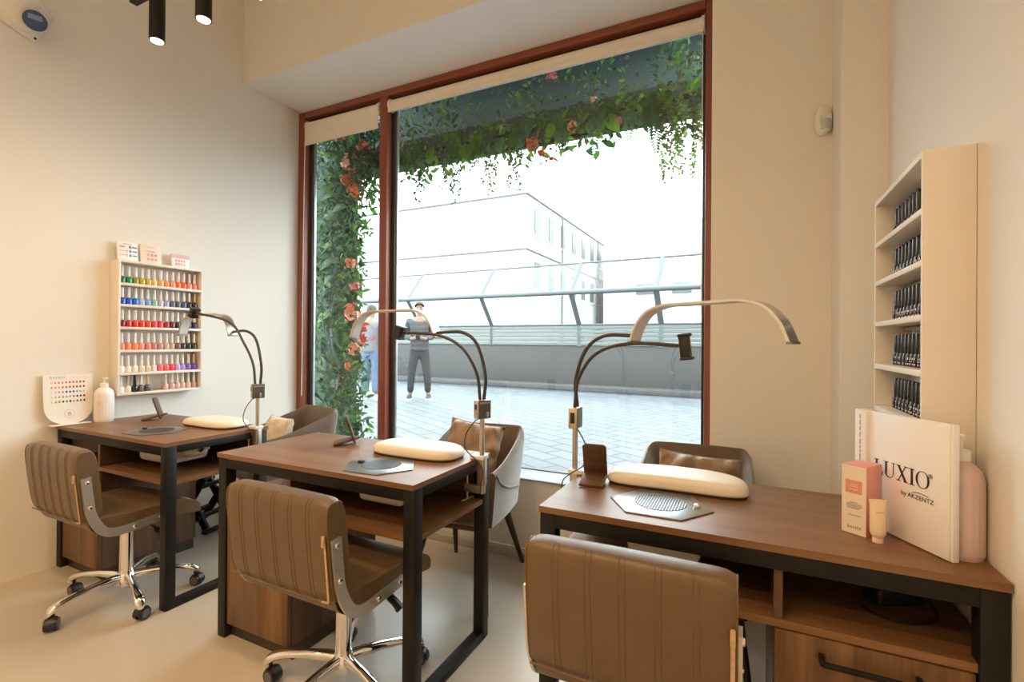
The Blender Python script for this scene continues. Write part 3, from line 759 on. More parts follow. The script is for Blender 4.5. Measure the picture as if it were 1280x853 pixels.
# ================================================================= ARMCHAIRS
def armchair(label, loc, rz):
    ZT, KX, KY = 0.752, 0.77, 0.92
    t = thing('armchair', label, 'armchair', loc, rz, 'brown velvet client armchairs')
    # U-shaped shell: s from -1 (right arm front) through the back to +1
    def plan(s, k):
        a = abs(s)
        if a < 0.36: x = 0.20*a/0.36; y = 0.265 - 0.012*(a/0.36)**2
        elif a < 0.60:
            q = (a-0.36)/0.24*PI/2; x = 0.20+0.062*math.sin(q); y = 0.253-0.085*(1-math.cos(q))
        else: q = (a-0.60)/0.40; x = 0.262+0.012*math.sin(q*PI); y = 0.168-0.40*q
        return Vector(((x*k*KX)*(1 if s >= 0 else -1), (y*(0.86+0.14*k) if y > 0 else y)*KY, 0))
    def top(s):
        a = abs(s)
        if a < 0.42: return ZT
        q = min(1, (a-0.42)/0.58); q = q*q*(3-2*q)
        return ZT - 0.135*q
    N = 57
    b = BM(); rows = []
    for i in range(N):
        s = -1+2*i/(N-1); zt = top(s); zb = 0.365
        d = 0.001
        p0, p1 = plan(max(-1, s-d), 1), plan(min(1, s+d), 1); tg = (p1-p0).normalized(); nrm = Vector((-tg.y, tg.x, 0))
        if nrm.dot(Vector((plan(s, 1).x, plan(s, 1).y-0.0, 0))) < 0: nrm = -nrm
        prof = []
        th = 0.020
        for z, off in ((0.0, -th), (0.5, -th), (0.88, -th*0.95), (0.97, -th*0.6), (1.0, 0), (0.97, th*0.6), (0.88, th*0.95), (0.5, th), (0.0, th)):
            zz = zb+(zt-zb)*z; k = 0.90+0.16*(zz-0.365)/0.41
            p = plan(s, k); prof.append(b.verts.new(Vector((p.x, p.y, zz))+nrm*off + Vector((0, 0.05*(zz-0.365)/0.41 if abs(s) < 0.6 else 0.05*(zz-0.365)/0.41*(1-(abs(s)-0.6)/0.4), 0))))
        rows.append(prof)
    for r0, r1 in zip(rows, rows[1:]): bridge(b, r0, r1)
    b.faces.new(rows[0][::-1]); b.faces.new(rows[-1])
    obj('back_shell', b, M['velvet'], t, smooth=60)
    for sgn in (-1, 1):
        pts = []
        for q in range(14):
            s_ = sgn*(0.995-0.50*q/13); z = top(s_*0.9999) - 0.012 - 0.30*(q/13)**0.8 if q else top(s_)-0.01
            d = 0.001; p0, p1 = plan(s_-d, 1), plan(s_+d, 1); tg = (p1-p0).normalized(); nrm = Vector((-tg.y, tg.x, 0)); pc = plan(s_, 1)
            if nrm.dot(Vector((pc.x, pc.y, 0))) < 0: nrm = -nrm
            kk = (z-0.365)/0.41; p = plan(s_, 0.90+0.16*kk); a_ = abs(s_)
            pts.append(Vector((p.x, p.y, z)) + nrm*0.0205 + Vector((0, 0.05*kk*(1 if a_ < 0.6 else 1-(a_-0.6)/0.4), 0)))
        b = BM(); tube(b, pts, 0.0045, 8)
        obj('welt_seam', b, M['velvet'], t)
    b = BM(); box(b, -0.178, 0.178, -0.265, 0.185, 0.375, 0.462, 0.035, 4); obj('seat_cushion', b, M['velvet'], t, smooth=60)
    b = BM(); box(b, -0.172, 0.172, -0.235, 0.20, 0.345, 0.376, 0.012, 2); obj('seat_base', b, M['velvet'], t)
    for sx in (-1, 1):
        for sy in (-1, 1):
            b = BM(); tube(b, [(sx*0.145, -0.17 if sy < 0 else 0.13, 0.350), (sx*0.20, -0.275 if sy < 0 else 0.285, 0.0)], [0.021, 0.010], 14)
            obj('leg', b, M['darkwood'], t)
    return t
def pillow(loc, rot, label, w, h, m, group, thick=0.065, seed=1, wrk=1.0):
    t = thing('pillow', label, 'pillow', loc, 0, group); t.rotation_euler = rot
    rnd = random.Random(seed); ph = [rnd.uniform(0, 6) for _ in range(6)]
    b = BM()
    for side in (-1, 1):
        def f(u, v):
            a, c = 2*u-1, 2*v-1
            pin = 1 - 0.07*(1-abs(a)**2)*abs(c)**3
            x = w/2*a*(1-0.06*(1-c*c)*abs(a)**3); z = h/2*c*(1-0.06*(1-a*a)*abs(c)**3)
            e = max(0, 1-abs(a)**2.6)**0.55*max(0, 1-abs(c)**2.6)**0.55
            wr = 0.010*math.sin(9*a+5*c+ph[0])*abs(c) + 0.008*math.sin(14*a*c+ph[1]) + 0.006*math.sin(7*c-6*a+ph[2]) + 0.005*math.sin(17*a+3*c*c+ph[3])*max(0, c)
            return Vector((x, side*(thick*e + wrk*wr*min(1, e*2.5)), z))
        grid(b, f, 41, 33)
    bmesh.ops.remove_doubles(b, verts=b.verts[:], dist=0.0006)
    obj('pillow_cover', b, m, t, smooth=70)
    b = BM()
    pts = []
    for i in range(41):
        a, c = -1+2*i/40, 1.0; pts.append((w/2*a, 0, h/2*c*(1-0.06*(1-a*a))))
    tube(b, pts, 0.0022, 6); obj('piping', b, m, t)
    return t
ac1 = armchair('brown velvet armchair behind the desk by the left wall', (-2.715, 2.175, 0), math.radians(-14))
ac2 = armchair('brown velvet armchair in front of the window behind the middle desk', (-1.265, 2.12, 0), math.radians(8))
ac3 = armchair('brown velvet armchair behind the desk by the right wall', (-0.19, 2.07, 0), math.radians(2))
pillow((-2.720, 2.130, 0.595), (math.radians(-20), 0, math.radians(-14)), 'cream plush pillow on the armchair behind the desk by the left wall', 0.305, 0.26, M['fur'], 'pillows on the armchairs', 0.06, 3, 0.3)
pillow((-1.272, 2.150, 0.640), (math.radians(-16), math.radians(7), math.radians(8)), 'bronze satin pillow on the armchair in front of the window', 0.30, 0.32, M['pillow'], 'pillows on the armchairs', 0.06, 5)
pillow((-0.182, 2.095, 0.615), (math.radians(-14), math.radians(3), math.radians(2)), 'bronze satin pillow on the armchair behind the desk by the right wall', 0.315, 0.29, M['pillow'], 'pillows on the armchairs', 0.06, 8)

# ---- folded slatted stool leaning behind the desk by the left wall
t = thing('folding_footstool', 'black folding footstool with crossed slatted legs behind the desk by the left wall', 'footstool', (-3.115, 1.93, 0), math.radians(14))
for s in (-1, 1):
    for k in (-1, 1):
        b = BM(); box(b, -0.19, 0.19, s*0.115-0.010 + (0.021 if k > 0 else 0)*(-s), s*0.115+0.010 + (0.021 if k > 0 else 0)*(-s), -0.022, 0.022, 0.003, mtx=Matrix.Translation((0, 0, 0.205)) @ Matrix.Rotation(k*math.radians(57), 4, 'Y'))
        obj('leg', b, M['blackmetal'], t)
for (x, z) in ((-0.115, 0.03), (0.115, 0.03), (-0.06, 0.115), (0.06, 0.115), (-0.06, 0.30), (0.06, 0.30)):
    obj('slat', box(BM(), x-0.018, x+0.018, -0.125, 0.125, z-0.010, z+0.010, 0.003), M['blackmetal'], t)
b = BM(); box(b, -0.13, 0.13, -0.135, 0.135, 0.385, 0.415, 0.01); obj('seat', b, M['blackplastic'], t)

# ================================================================= NAIL POLISH RACKS
RZ = [1.537, 1.414, 1.284, 1.151, 1.019, 0.902]
def rack(wall_x, out, y0, label, rails):
    t = thing('polish_rack', label, 'rack', (wall_x, y0, 0.888), 0, 'cream wall racks for nail polish')
    D, W, H = 0.098, 0.475, 0.782
    X = lambda a, c: (min(out*a, out*c), max(out*a, out*c))
    for y in (0, W-0.012): 
        a, c = X(0.001, D); obj('side_panel', box(BM(), a, c, y, y+0.012, 0, H, 0.0012), M['rack'], t)
    a, c = X(0.001, 0.006); obj('back_panel', box(BM(), a, c, 0.012, W-0.012, 0, H), M['rack'], t)
    a, c = X(0.006, D); obj('top_panel', box(BM(), a, c, 0.012, W-0.012, H-0.015, H, 0.0012), M['rack'], t)
    for z in RZ:
        a, c = X(0.006, D-0.0005); obj('shelf', box(BM(), a, c, 0.012, W-0.012, max(0.0005, z-0.888-0.015), z-0.888, 0.0012), M['rack'], t)
    if rails:
        for z in RZ[:-1]+[1.654+0.015]:
            a, c = X(0.008, 0.026); obj('shelf_rail', box(BM(), a, c, 0.014, W-0.014, z-0.888-0.030, z-0.888-0.016, 0.003), M['silver'], t)
    return t
rack(XL, 1, 1.490, 'cream wall rack of colourful nail polish above the desk by the left wall', False)
rack(XR, -1, 1.442, 'cream wall rack of black nail polish bottles on the right wall', True)

def mk_color(name, c): return mat('polish_' + name.replace(' ', '_'), c, 0.15, noise=(30, 0.04), coat=0.5)
CC = {'dark green': (0.0, .16, .075), 'green': (0.0, .25, .06), 'olive green': (.26, .29, .03), 'olive yellow': (.42, .38, .04), 'ochre yellow': (.58, .40, .10), 'pale yellow': (.70, .56, .17),
 'tan': (.62, .38, .19), 'light orange': (.85, .27, .10), 'peach': (.83, .30, .20), 'bright orange': (.85, .14, .015), 'orange': (.80, .12, .015), 'salmon': (.76, .27, .21), 'coral': (.83, .22, .16),
 'strong blue': (.004, .06, .52), 'blue': (.008, .09, .62), 'azure': (.02, .17, .60), 'pale blue': (.36, .48, .75), 'light blue': (.18, .38, .68), 'mint': (.25, .50, .40), 'lavender': (.50, .45, .75), 'periwinkle': (.36, .37, .66),
 'slate': (.10, .13, .20), 'dark slate': (.075, .09, .11), 'navy': (.055, .08, .26), 'black': (.006, .006, .008), 'dark red': (.16, .006, .01), 'red': (.52, .012, .012), 'scarlet': (.62, .02, .012), 'orange red': (.70, .045, .012),
 'raspberry': (.60, .05, .085), 'pink red': (.68, .045, .09), 'dark pink': (.36, .035, .06), 'maroon': (.14, .01, .02), 'plum': (.05, .012, .03), 'charcoal': (.025, .025, .03), 'deep violet': (.03, .008, .10),
 'orange peach': (.82, .25, .12), 'pink': (.78, .27, .25), 'rose': (.70, .20, .18), 'dusty pink': (.48, .17, .15), 'mauve': (.45, .28, .28), 'beige': (.58, .40, .28), 'greige': (.48, .33, .29), 'brown': (.16, .085, .075), 'dark brown': (.075, .035, .03), 'blackish green': (.015, .018, .01), 'dark olive': (.04, .045, .012),
 'white': (.80, .78, .76), 'ivory': (.76, .68, .60), 'cream': (.76, .70, .63), 'pearl grey': (.66, .62, .58), 'sand': (.66, .52, .36), 'pale lilac': (.72, .62, .70), 'bright pink': (.80, .13, .17), 'hot pink': (.80, .05, .11), 'lilac': (.58, .36, .66), 'light purple': (.40, .28, .66), 'purple': (.22, .13, .42), 'violet': (.15, .05, .42),
 'grey': (.11, .11, .13), 'blue grey': (.06, .065, .09), 'clear pink': (.62, .42, .38)}
CM = {}
def cmat(n):
    if n not in CM: CM[n] = mk_color(n, CC[n])
    return CM[n]
ORD = ['first', 'second', 'third', 'fourth', 'fifth', 'sixth', 'seventh', 'eighth', 'ninth', 'tenth', 'eleventh', 'twelfth', 'thirteenth']
ROWN = ['top', 'second', 'third', 'fourth', 'fifth', 'bottom']
body_me = obj('bottle_body', lathe(BM(), [(0.0145, 0.0), (0.0162, 0.002), (0.0165, 0.022), (0.0150, 0.031), (0.0105, 0.037), (0.0070, 0.040)], seg=18), CMD0, None)
cap_me = obj('bottle_cap', lathe(BM(), [(0.0078, 0.040), (0.0080, 0.055), (0.0070, 0.070), (0.0066, 0.095), (0.0058, 0.098)], seg=14), CMD0, None)
bb, cb = body_me.data, cap_me.data
bpy.data.objects.remove(body_me); bpy.data.objects.remove(cap_me)
def inst(name, me, m, parent):
    o = bpy.data.objects.new(name, me); COL.objects.link(o); o.parent = parent
    o.material_slots[0].link = 'OBJECT'; o.material_slots[0].material = m
    return o
ROWS = [
 ['dark green', 'green', 'olive green', 'olive yellow', 'ochre yellow', 'pale yellow', 'tan', 'light orange', 'peach', 'bright orange', 'orange', 'salmon', 'coral'],
 ['strong blue', 'blue', 'azure', 'pale blue', 'light blue', 'mint', 'lavender', 'periwinkle', 'slate', 'dark slate', 'navy', 'black', 'black'],
 ['dark red', 'red', 'scarlet', 'orange red', 'orange red', 'raspberry', 'pink red', 'dark pink', 'maroon', 'plum', 'charcoal', 'charcoal', 'deep violet'],
 ['salmon', 'orange peach', 'orange peach', 'pink', 'rose', 'dusty pink', 'mauve', 'beige', 'greige', 'brown', 'dark brown', 'blackish green', 'dark olive'],
 ['white', 'ivory', 'cream', 'pearl grey', 'sand', 'pale lilac', 'bright pink', 'bright pink', 'hot pink', 'lilac', 'light purple', 'purple', 'violet'],
 ['white', 'ivory', 'black', 'grey', 'blue grey', None, None, 'clear pink', 'clear pink', 'clear pink', 'clear pink', 'clear pink', 'greige']]
for r, row in enumerate(ROWS):
    n = 0
    for i, c in enumerate(row):
        if c is None: continue
        y = 1.490+0.034+i*0.0338 + random.uniform(-0.001, 0.001)
        t = thing('nail_polish_bottle', '%s nail polish bottle, %s from camera, %s shelf of colourful rack' % (c, ORD[n], ROWN[r]), 'nail polish', (XL+0.066+random.uniform(-0.003, 0.003), y, RZ[r]+0.0007), 0, 'nail polish bottles on the colourful wall rack')
        n += 1
        inst('bottle', bb, cmat(c), t)
        capm = M['cap']
        if (r == 5 and c in ('ivory', 'blue grey')) or (r < 5 and i == 12 and r in (1, 4)): capm = M['capgold']
        if r == 5 and c == 'black': capm = M['capblack']
        inst('cap', cb, capm, t)

# black bottles on the right rack
lb = obj('bottle_body', lathe(BM(), [(0.0125, 0.0), (0.0138, 0.002), (0.0138, 0.030), (0.0115, 0.036), (0.0085, 0.038)], seg=16), CMD0, None)
lc = obj('bottle_cap', lathe(BM(), [(0.0096, 0.038), (0.0100, 0.040), (0.0094, 0.088), (0.0080, 0.091)], seg=14), CMD0, None)
bmz = BM()
for k in range(3):
    for (z, h, a0, a1) in ((0.022, 0.0028, -0.8, 0.8), (0.015, 0.0012, -0.5, 0.5), (0.007, 0.0022, -0.9, 0.9)):
        prev = None
        for q in range(7):
            a = PI + (k-1)*1.9 + a0 + (a1-a0)*q/6
            cur = [bmz.verts.new((0.01395*math.cos(a), 0.01395*math.sin(a), z-h)), bmz.verts.new((0.01395*math.cos(a), 0.01395*math.sin(a), z+h))]
            if prev and q % 2: bmz.faces.new((prev[0], cur[0], cur[1], prev[1]))
            prev = cur
lp = obj('label_print', bmz, CMD0, None)
lbm, lcm, lpm = lb.data, lc.data, lp.data
for o in (lb, lc, lp): bpy.data.objects.remove(o)
for r, cnt in enumerate((7, 10, 10, 10, 10)):
    for i in range(cnt):
        y = 1.845 - i*0.0345
        t = thing('gel_polish_bottle', 'black gel polish bottle, %s from window, %s shelf, right wall rack' % (ORD[i], ROWN[r]), 'nail polish', (XR-0.052, y, RZ[r]+0.0007), random.uniform(-0.4, 0.4), 'black gel polish bottles on the right wall rack')
        inst('bottle', lbm, M['blackbottle'], t); inst('cap', lcm, M['capblack'], t)
        p = inst('label_print', lpm, M['inkwhite'] if not (r == 4 and i == 0) else M['inkpeach'], t)

# ---- colour cards standing on the colourful rack
def card(y0, y1, h, label, m, design, x=XL+0.05):
    t = thing('colour_card', label, 'colour card', (x, (y0+y1)/2, 1.671), 0, 'colour cards on top of the wall rack'); t.rotation_euler = (0, math.radians(-6), 0)
    w = (y1-y0)/2
    obj('card_panel', box(BM(), -0.012, 0.0, -w, w, 0, h, 0.001), m, t)
    for k, (mm, rects) in enumerate(design):
        b = BM()
        for (a, c, d, e) in rects: box(b, 0.0, 0.0008, -w+2*w*a, -w+2*w*c, h*d, h*e)
        obj('print', b, mm, t)
    return t
brown, rose, dark = cmat('beige'), cmat('salmon'), cmat('charcoal')
card(1.508, 1.612, 0.112, 'white colour card with dark and rose swatches, nearest the camera', M['boxwhite'],
     [(dark, [(.56+.0*k, .68, .22+.22*k, .36+.22*k) for k in range(3)] + [(.72, .95, .26+.22*k, .33+.22*k) for k in range(3)]), (rose, [(.10, .38, .26+.22*k, .32+.22*k) for k in range(2)]+[(.40, .50, .22+.22*k, .36+.22*k) for k in range(2)]), (M['inkgrey'], [(.3, .7, .87, .90), (.10, .38, .70, .76)])])
card(1.626, 1.740, 0.116, 'blush colour card with nude swatches, middle one on the rack', M['boxcream'],
     [(rose, [(.30+.18*k, .42+.18*k, .18, .30) for k in range(3)] + [(.30+.18*k, .42+.18*k, .40, .54) for k in range(3)]), (M['inkgrey'], [(.22, .78, .66, .68), (.35, .65, .62, .64), (.3, .7, .86, .88)])])
card(1.800, 1.908, 0.088, 'small pink topped colour card on the rack, nearest the window', M['boxwhite'],
     [(rose, [(.20+.15*k, .30+.15*k, .14, .34) for k in range(4)] + [(.20+.15*k, .30+.15*k, .42, .58) for k in range(4)]), (mat('pale_pink_print', (0.78, 0.50, 0.52), 0.5, noise=(20, 0.02)), [(0, 1, .68, 1.0)]), (M['inkpeach'], [(.25, .85, .79, .83)])])

# ---- sample display board on the desk by the left wall
t = thing('sample_display', 'off-white display board of painted nail samples on the desk by the left wall', 'display board', (XL+0.040, 1.300, DESK_Z+0.0005), 0)
bdm = frame_mtx((0, 0, 0.0), (0, 1, 0), (0, 0, 1))
poly = [(-0.106, 0.27), (-0.106, 0.115)]
for k in range(1, 16):
    a = PI + PI*k/16; c, s = supere(a, 2.3); poly.append((0.106*c, 0.115+0.112*s))
poly += [(0.106, 0.115), (0.106, 0.27)]
tl = Matrix.Rotation(math.radians(-5), 4, 'Y') @ bdm
b = BM(); prism(b, poly[::-1], -0.0025, 0.0025, mtx=tl); obj('board', b, M['acrylic'], t)
obj('foot', box(BM(), -0.028, 0.028, -0.085, 0.085, 0.001, 0.007, 0.002), M['acrylic'], t)
chips = [['ivory', 'salmon', 'coral', 'salmon', 'coral', 'pink red', 'raspberry', 'raspberry', 'dark pink', 'dark pink'],
 ['salmon', 'light orange', 'peach', 'bright orange', 'orange', 'orange red', 'scarlet', 'red', 'red', 'dark red'],
 ['white', 'pale lilac', 'lilac', 'light purple', 'deep violet', 'strong blue', 'blue', 'light blue', 'pale blue', 'pearl grey'],
 ['ivory', 'sand', 'ochre yellow', 'greige', 'greige', 'beige', 'dusty pink', 'dark brown', 'dark brown', 'maroon'],
 ['cream', 'olive yellow', 'olive green', 'dark olive', 'green', 'blackish green', 'mauve', 'slate', 'grey', 'charcoal']]
chipb = BM(); lathe(chipb, [(0.0045, 0), (0.0045, 0.001), (0.0025, 0.0022)], seg=12)
for v in chipb.verts: v.co.y *= 1.35
ch0 = obj('nail_sample', chipb, CMD0, None); chm = ch0.data; bpy.data.objects.remove(ch0)
for r, row in enumerate(chips):
    for i, c in enumerate(row):
        o = inst('nail_sample', chm, cmat(c), t); o.matrix_local = tl @ Matrix.Translation((-0.071+0.0152*i, 0.228-0.0255*r + 0.0, 0.0026))
text('lettering', 'BANDI', 0.019, tl @ frame_mtx((-0.048, 0.254, 0.003), (1,0,0), (0,1,0)), M['inkgrey'], t, 0.0002, spacing=1.15)
b = BM(); box(b, 0.005, 0.080, 0.252, 0.2535, 0.0026, 0.0032, mtx=tl); obj('print', b, M['inkpeach'], t)
text('lettering', 'B', 0.028, tl @ frame_mtx((0.0, 0.058, 0.003), (1,0,0), (0,1,0)), M['inkgrey'], t, 0.0002)
b = BM(); pts = [tl @ Vector((0.0215*math.cos(2*PI*k/32), 0.058+0.0215*math.sin(2*PI*k/32), 0.003)) for k in range(33)]; tube(b, pts, 0.0005, 5, caps=False); obj('emblem_ring', b, M['inkgrey'], t)

# ---- pump bottles
def pump(loc, r, h, body_m, label, rz, label_plate, ribs=True):
    t = thing('pump_bottle', label, 'pump bottle', loc, rz, None)
    b = BM()
    def f(u, v):
        a = u*2*PI
        prof = [(r*0.93, 0.0), (r, 0.012), (r, 0.03), (r, h*0.35), (r, h*0.66), (r*0.985, h*0.76), (r*0.86, h*0.85), (r*0.58, h*0.91), (r*0.42, h*0.935), (r*0.40, h)]
        k = v*(len(prof)-1); i = min(int(k), len(prof)-2); q = k-i
        rr = prof[i][0]*(1-q)+prof[i+1][0]*q; z = prof[i][1]*(1-q)+prof[i+1][1]*q
        if ribs and 0.02 < z < h*0.74: rr *= 1-0.018*(0.5+0.5*math.cos(a*20))
        return Vector((rr*math.cos(a), rr*math.sin(a), z))
    V = grid(b, f, 120, 28, closeu=True); b.faces.new([q[0] for q in V][::-1]); b.faces.new([q[-1] for q in V]); obj('bottle', b, body_m, t, smooth=40)
    b = BM(); lathe(b, [(r*0.44, h*0.945), (r*0.44, h*1.04), (r*0.22, h*1.055), (r*0.12, h*1.06), (r*0.12, h*1.16)], seg=20)
    obj('collar', b, M['whiteplastic'], t)
    b = BM(); lathe(b, [(r*0.20, h*1.15), (r*0.22, h*1.19), (r*0.18, h*1.20)], seg=16); tube(b, [(0, 0, h*1.18), (r*0.5, 0, h*1.185), (r*0.82, 0, h*1.16)], [0.006, 0.005, 0.004], 10); obj('pump_head', b, M['whiteplastic'], t)
    if label_plate:
        b = BM(); prev = None
        for q in range(9):
            a = math.radians(-70+35*q/8); cur = [b.verts.new(((r+0.0006)*math.cos(a), (r+0.0006)*math.sin(a), h*z)) for z in (0.40, 0.58)]
            if prev: b.faces.new((prev[0], cur[0], cur[1], prev[1]))
            prev = cur
        obj('label', b, M['boxcream'], t)
        b = BM()
        for z in (0.45, 0.49, 0.53):
            prev = None
            for q in range(5):
                a = math.radians(-64+23*q/4); cur = [b.verts.new(((r+0.0012)*math.cos(a), (r+0.0012)*math.sin(a), h*(z+dz))) for dz in (0, 0.006)]
                if prev: b.faces.new((prev[0], cur[0], cur[1], prev[1]))
                prev = cur
        obj('print', b, M['inkpeach'], t)
    return t
pump((XL+0.066, 1.442, DESK_Z), 0.046, 0.205, M['pearl'], 'white ribbed pump bottle beside the sample board on the desk by the left wall', 0.0, True)
pump((0.4235, 1.392, DESK_Z), 0.042, 0.222, M['pinkplastic'], 'dusty pink pump bottle behind the white box by the right wall', 1.9, False)

# ---- white boxed set with serif lettering
dirx = Vector((0.392-0.306, 1.327-1.478, 0)).normalized()      # along the face, towards the camera
L_ = 0.243; hh = 0.292; th = 0.016
org = Vector((0.392, 1.327, DESK_Z))
t = thing('product_box', 'big white product box with navy lettering standing on the desk by the right wall', 'box', org, 0)
ny = Vector((0, 0, 1)).cross(dirx)                              # to the back of the box
if ny.x < 0: ny = -ny
fm = Matrix((dirx, ny, Vector((0, 0, 1)))).transposed().to_4x4()
b = BM(); box(b, -L_, 0.0, 0.001, th, 0.001, hh, 0.0015, mtx=fm); obj('box_body', b, M['boxwhite'], t)
b = BM(); box(b, -L_+0.03, -0.004, -0.003, 0.0012, 0.003, hh-0.001, 0.0008, mtx=fm); obj('cover_board', b, M['boxwhite'], t)
b = BM(); box(b, -L_-0.012, -L_+0.024, -0.010, th, 0.001, hh+0.001, 0.001, mtx=fm); sp = obj('spine', b, M['boxwhite'], t)
b = BM(); random.seed(3)
z = 0.28
while z > 0.06:
    l = random.uniform(0.006, 0.02); box(b, -L_+0.004, -L_+0.0065, -0.0106, -0.0098, z-l, z, mtx=fm); z -= l+0.0035
obj('spine_print', b, M['inkgrey'], sp)
# letters drawn with thick and thin strokes and slab serifs
def serif(letter, H):
    b = BM(); T, n = 0.15*H, 0.045*H; s = 0.10*H
    def bar(x0, x1, z0, z1): box(b, x0, x1, -0.0006, 0, z0, z1)
    def para(xa, xb, w, z0=0, z1=None):
        z1 = H if z1 is None else z1
        prism(b, [(xa-w/2, z0), (xa+w/2, z0), (xb+w/2, z1), (xb-w/2, z1)], 0, 0.0006, mtx=Matrix.Rotation(PI/2, 4, 'X'))
    if letter == 'L':
        bar(0.10*H, 0.10*H+T, 0, H); bar(0, 0.36*H, H-n, H); bar(0, 0.64*H, 0, n); para(0.62*H, 0.655*H, n, 0, 0.26*H); w = 0.68*H
    elif letter == 'U':
        bar(0.12*H, 0.12*H+T, 0.28*H, H); bar(0.72*H, 0.72*H+n*1.3, 0.28*H, H); bar(0, 0.38*H, H-n, H); bar(0.60*H, 0.90*H, H-n, H)
        prev = None
        for k in range(15):
            a = PI + PI*k/14; cx = 0.44*H; ro = (0.33*H, 0.30*H); ri = (0.215*H, 0.245*H)
            cur = [b.verts.new((cx+ro[0]*math.cos(a)-(0.0 if k < 7 else 0), -0.0006, 0.28*H+ro[1]*math.sin(a))), b.verts.new((cx+ri[0]*math.cos(a)+0.03*H+0.045*H*max(0, math.cos(a)), -0.0006, 0.28*H+ri[1]*math.sin(a)))]
            if prev: b.faces.new((prev[0], cur[0], cur[1], prev[1]))
            prev = cur
        w = 0.92*H
    elif letter == 'X':
        para(0.70*H, 0.16*H, T*1.15); para(0.14*H, 0.68*H, n*1.3)
        for (x, z) in ((0.0, H-n), (0.56*H, H-n), (0.0, 0), (0.54*H, 0)): bar(x, x+0.31*H, z, z+n)
        w = 0.88*H
    elif letter == 'I':
        bar(0.11*H, 0.11*H+T, 0, H); bar(0, 0.37*H, H-n, H); bar(0, 0.37*H, 0, n); w = 0.38*H
    else:
        prev = None; cx = 0.48*H; first = None
        for k in range(37):
            a = 2*PI*k/36; c, s_ = math.cos(a), math.sin(a)
            th_ = n + (T-n)*abs(c)**1.3
            cur = [b.verts.new((cx+0.46*H*c, -0.0006, 0.5*H+0.52*H*s_)), b.verts.new((cx+(0.46*H-th_)*c, -0.0006, 0.5*H+(0.52*H-n)*s_))]
            if prev: b.faces.new((prev[0], cur[0], cur[1], prev[1]))
            prev = cur
        w = 0.98*H
    return b, w
x = 0.0; H = 0.0375; bmall = []
letters = []
for ch in 'LUXIO':
    b, w = serif(ch, H); letters.append((b, x)); x += w + 0.05*H
x_off = -0.345+0.030+0.010
for b, xo in letters:
    for v in b.verts: v.co = fm @ Vector((v.co.x + xo + (-0.199), v.co.y - 0.0032, v.co.z + 0.139))
    obj('lettering', b, M['inknavy'], t, smooth=0, label='navy lettering')
fmx = lambda x, z: fm @ frame_mtx((x, -0.0036, z), (1, 0, 0), (0, 0, 1))
text('lettering', 'by', 0.0155, fmx(-0.122, 0.114), M['inknavy'], t, 0.0002, 'LEFT')
text('lettering', 'AKZENTZ', 0.0145, fmx(-0.104, 0.114), M['inknavy'], t, 0.0002, 'LEFT')
b = BM(); tube(b, [fm @ Vector((-0.092+0.040*k/10, -0.0036, 0.1225+0.003*math.sin(PI*k/10))) for k in range(11)], 0.0007, 5); obj('lettering_bar', b, M['inknavy'], t)
text('lettering', '®', 0.014, fmx(-0.047, 0.170), M['inknavy'], t, 0.0002)

# ---- salmon carton and cream tube
fa = Vector((0.259-0.213, 1.415-1.436, 0)); ang = math.atan2(fa.y, fa.x)
t = thing('carton', 'salmon and cream cosmetics carton on the desk by the right wall', 'box', (0.2135, 1.440, DESK_Z), -0.60)
w, d, h = 0.054, 0.074, 0.166
b = BM(); box(b, 0, w, 0, d, 0.0005, h, 0.0006)
obj('carton_body', b, M['boxpink'], t)
obj('front_face', box(BM(), 0.0004, w-0.0004, -0.0012, 0.001, 0.001, h-0.0005), M['boxcream'], t, label='cream front face')
obj('lid', box(BM(), 0.001, w-0.001, 0.001, d+0.001, h-0.001, h+0.0012, 0.0005), M['boxpink'], t)
obj('front_patch', box(BM(), 0.009, w-0.009, -0.0018, -0.001, h*0.60, h*0.79), M['inkpeach'], t)
b = BM()
for (a, c, z) in ((.35, .65, .465), (.22, .80, .44), (.22, .85, .42), (.22, .80, .40), (.25, .72, .38), (.28, .78, .28)): box(b, w*a, w*c, -0.0018, -0.001, h*z-0.0008, h*z+0.0008)
for (a, c, z) in ((.32, .68, .70), (.38, .62, .73), (.30, .70, .655)): box(b, w*a, w*c, -0.0024, -0.0016, h*z-0.0006, h*z+0.0006, mi=1)
obj('print', b, [M['inkgrey'], M['boxcream']], t)
text('lettering', 'BANDI', 0.0105, frame_mtx((w*0.52, -0.0016, h*0.10), (1, 0, 0), (0, 0, 1)), M['inkgrey'], t, 0.0002)
t = thing('cream_tube', 'small cream coloured tube standing on its cap beside the carton', 'tube', (0.277, 1.392, DESK_Z), 0.25)
b = BM(); lathe(b, [(0.010, 0.0), (0.011, 0.001), (0.011, 0.010), (0.0075, 0.0125)], seg=20); obj('cap', b, M['creamtube'], t)
b = BM()
def tb(u, v):
    a = u*2*PI; z = 0.012+0.086*v
    q = min(1, v/0.10); rx = (0.010+0.005*q)*(1+0.22*v); ry = (0.010+0.005*q)*(1-v**2.0)+0.0012
    return Vector((rx*math.cos(a), ry*math.sin(a), z))
V = grid(b, tb, 28, 18, closeu=True); b.faces.new([q[0] for q in V][::-1]); b.faces.new([q[-1] for q in V]); obj('tube_body', b, M['creamtube'], t, smooth=50)
b = BM(); box(b, -0.0185, 0.0185, -0.0016, 0.0016, 0.091, 0.100, 0.0004); obj('crimp', b, M['creamtube'], t)
b = BM()
box(b, -0.008, 0.008, -0.0098, -0.0075, 0.0713, 0.0727)
obj('print', b, M['inkpeach'], t)

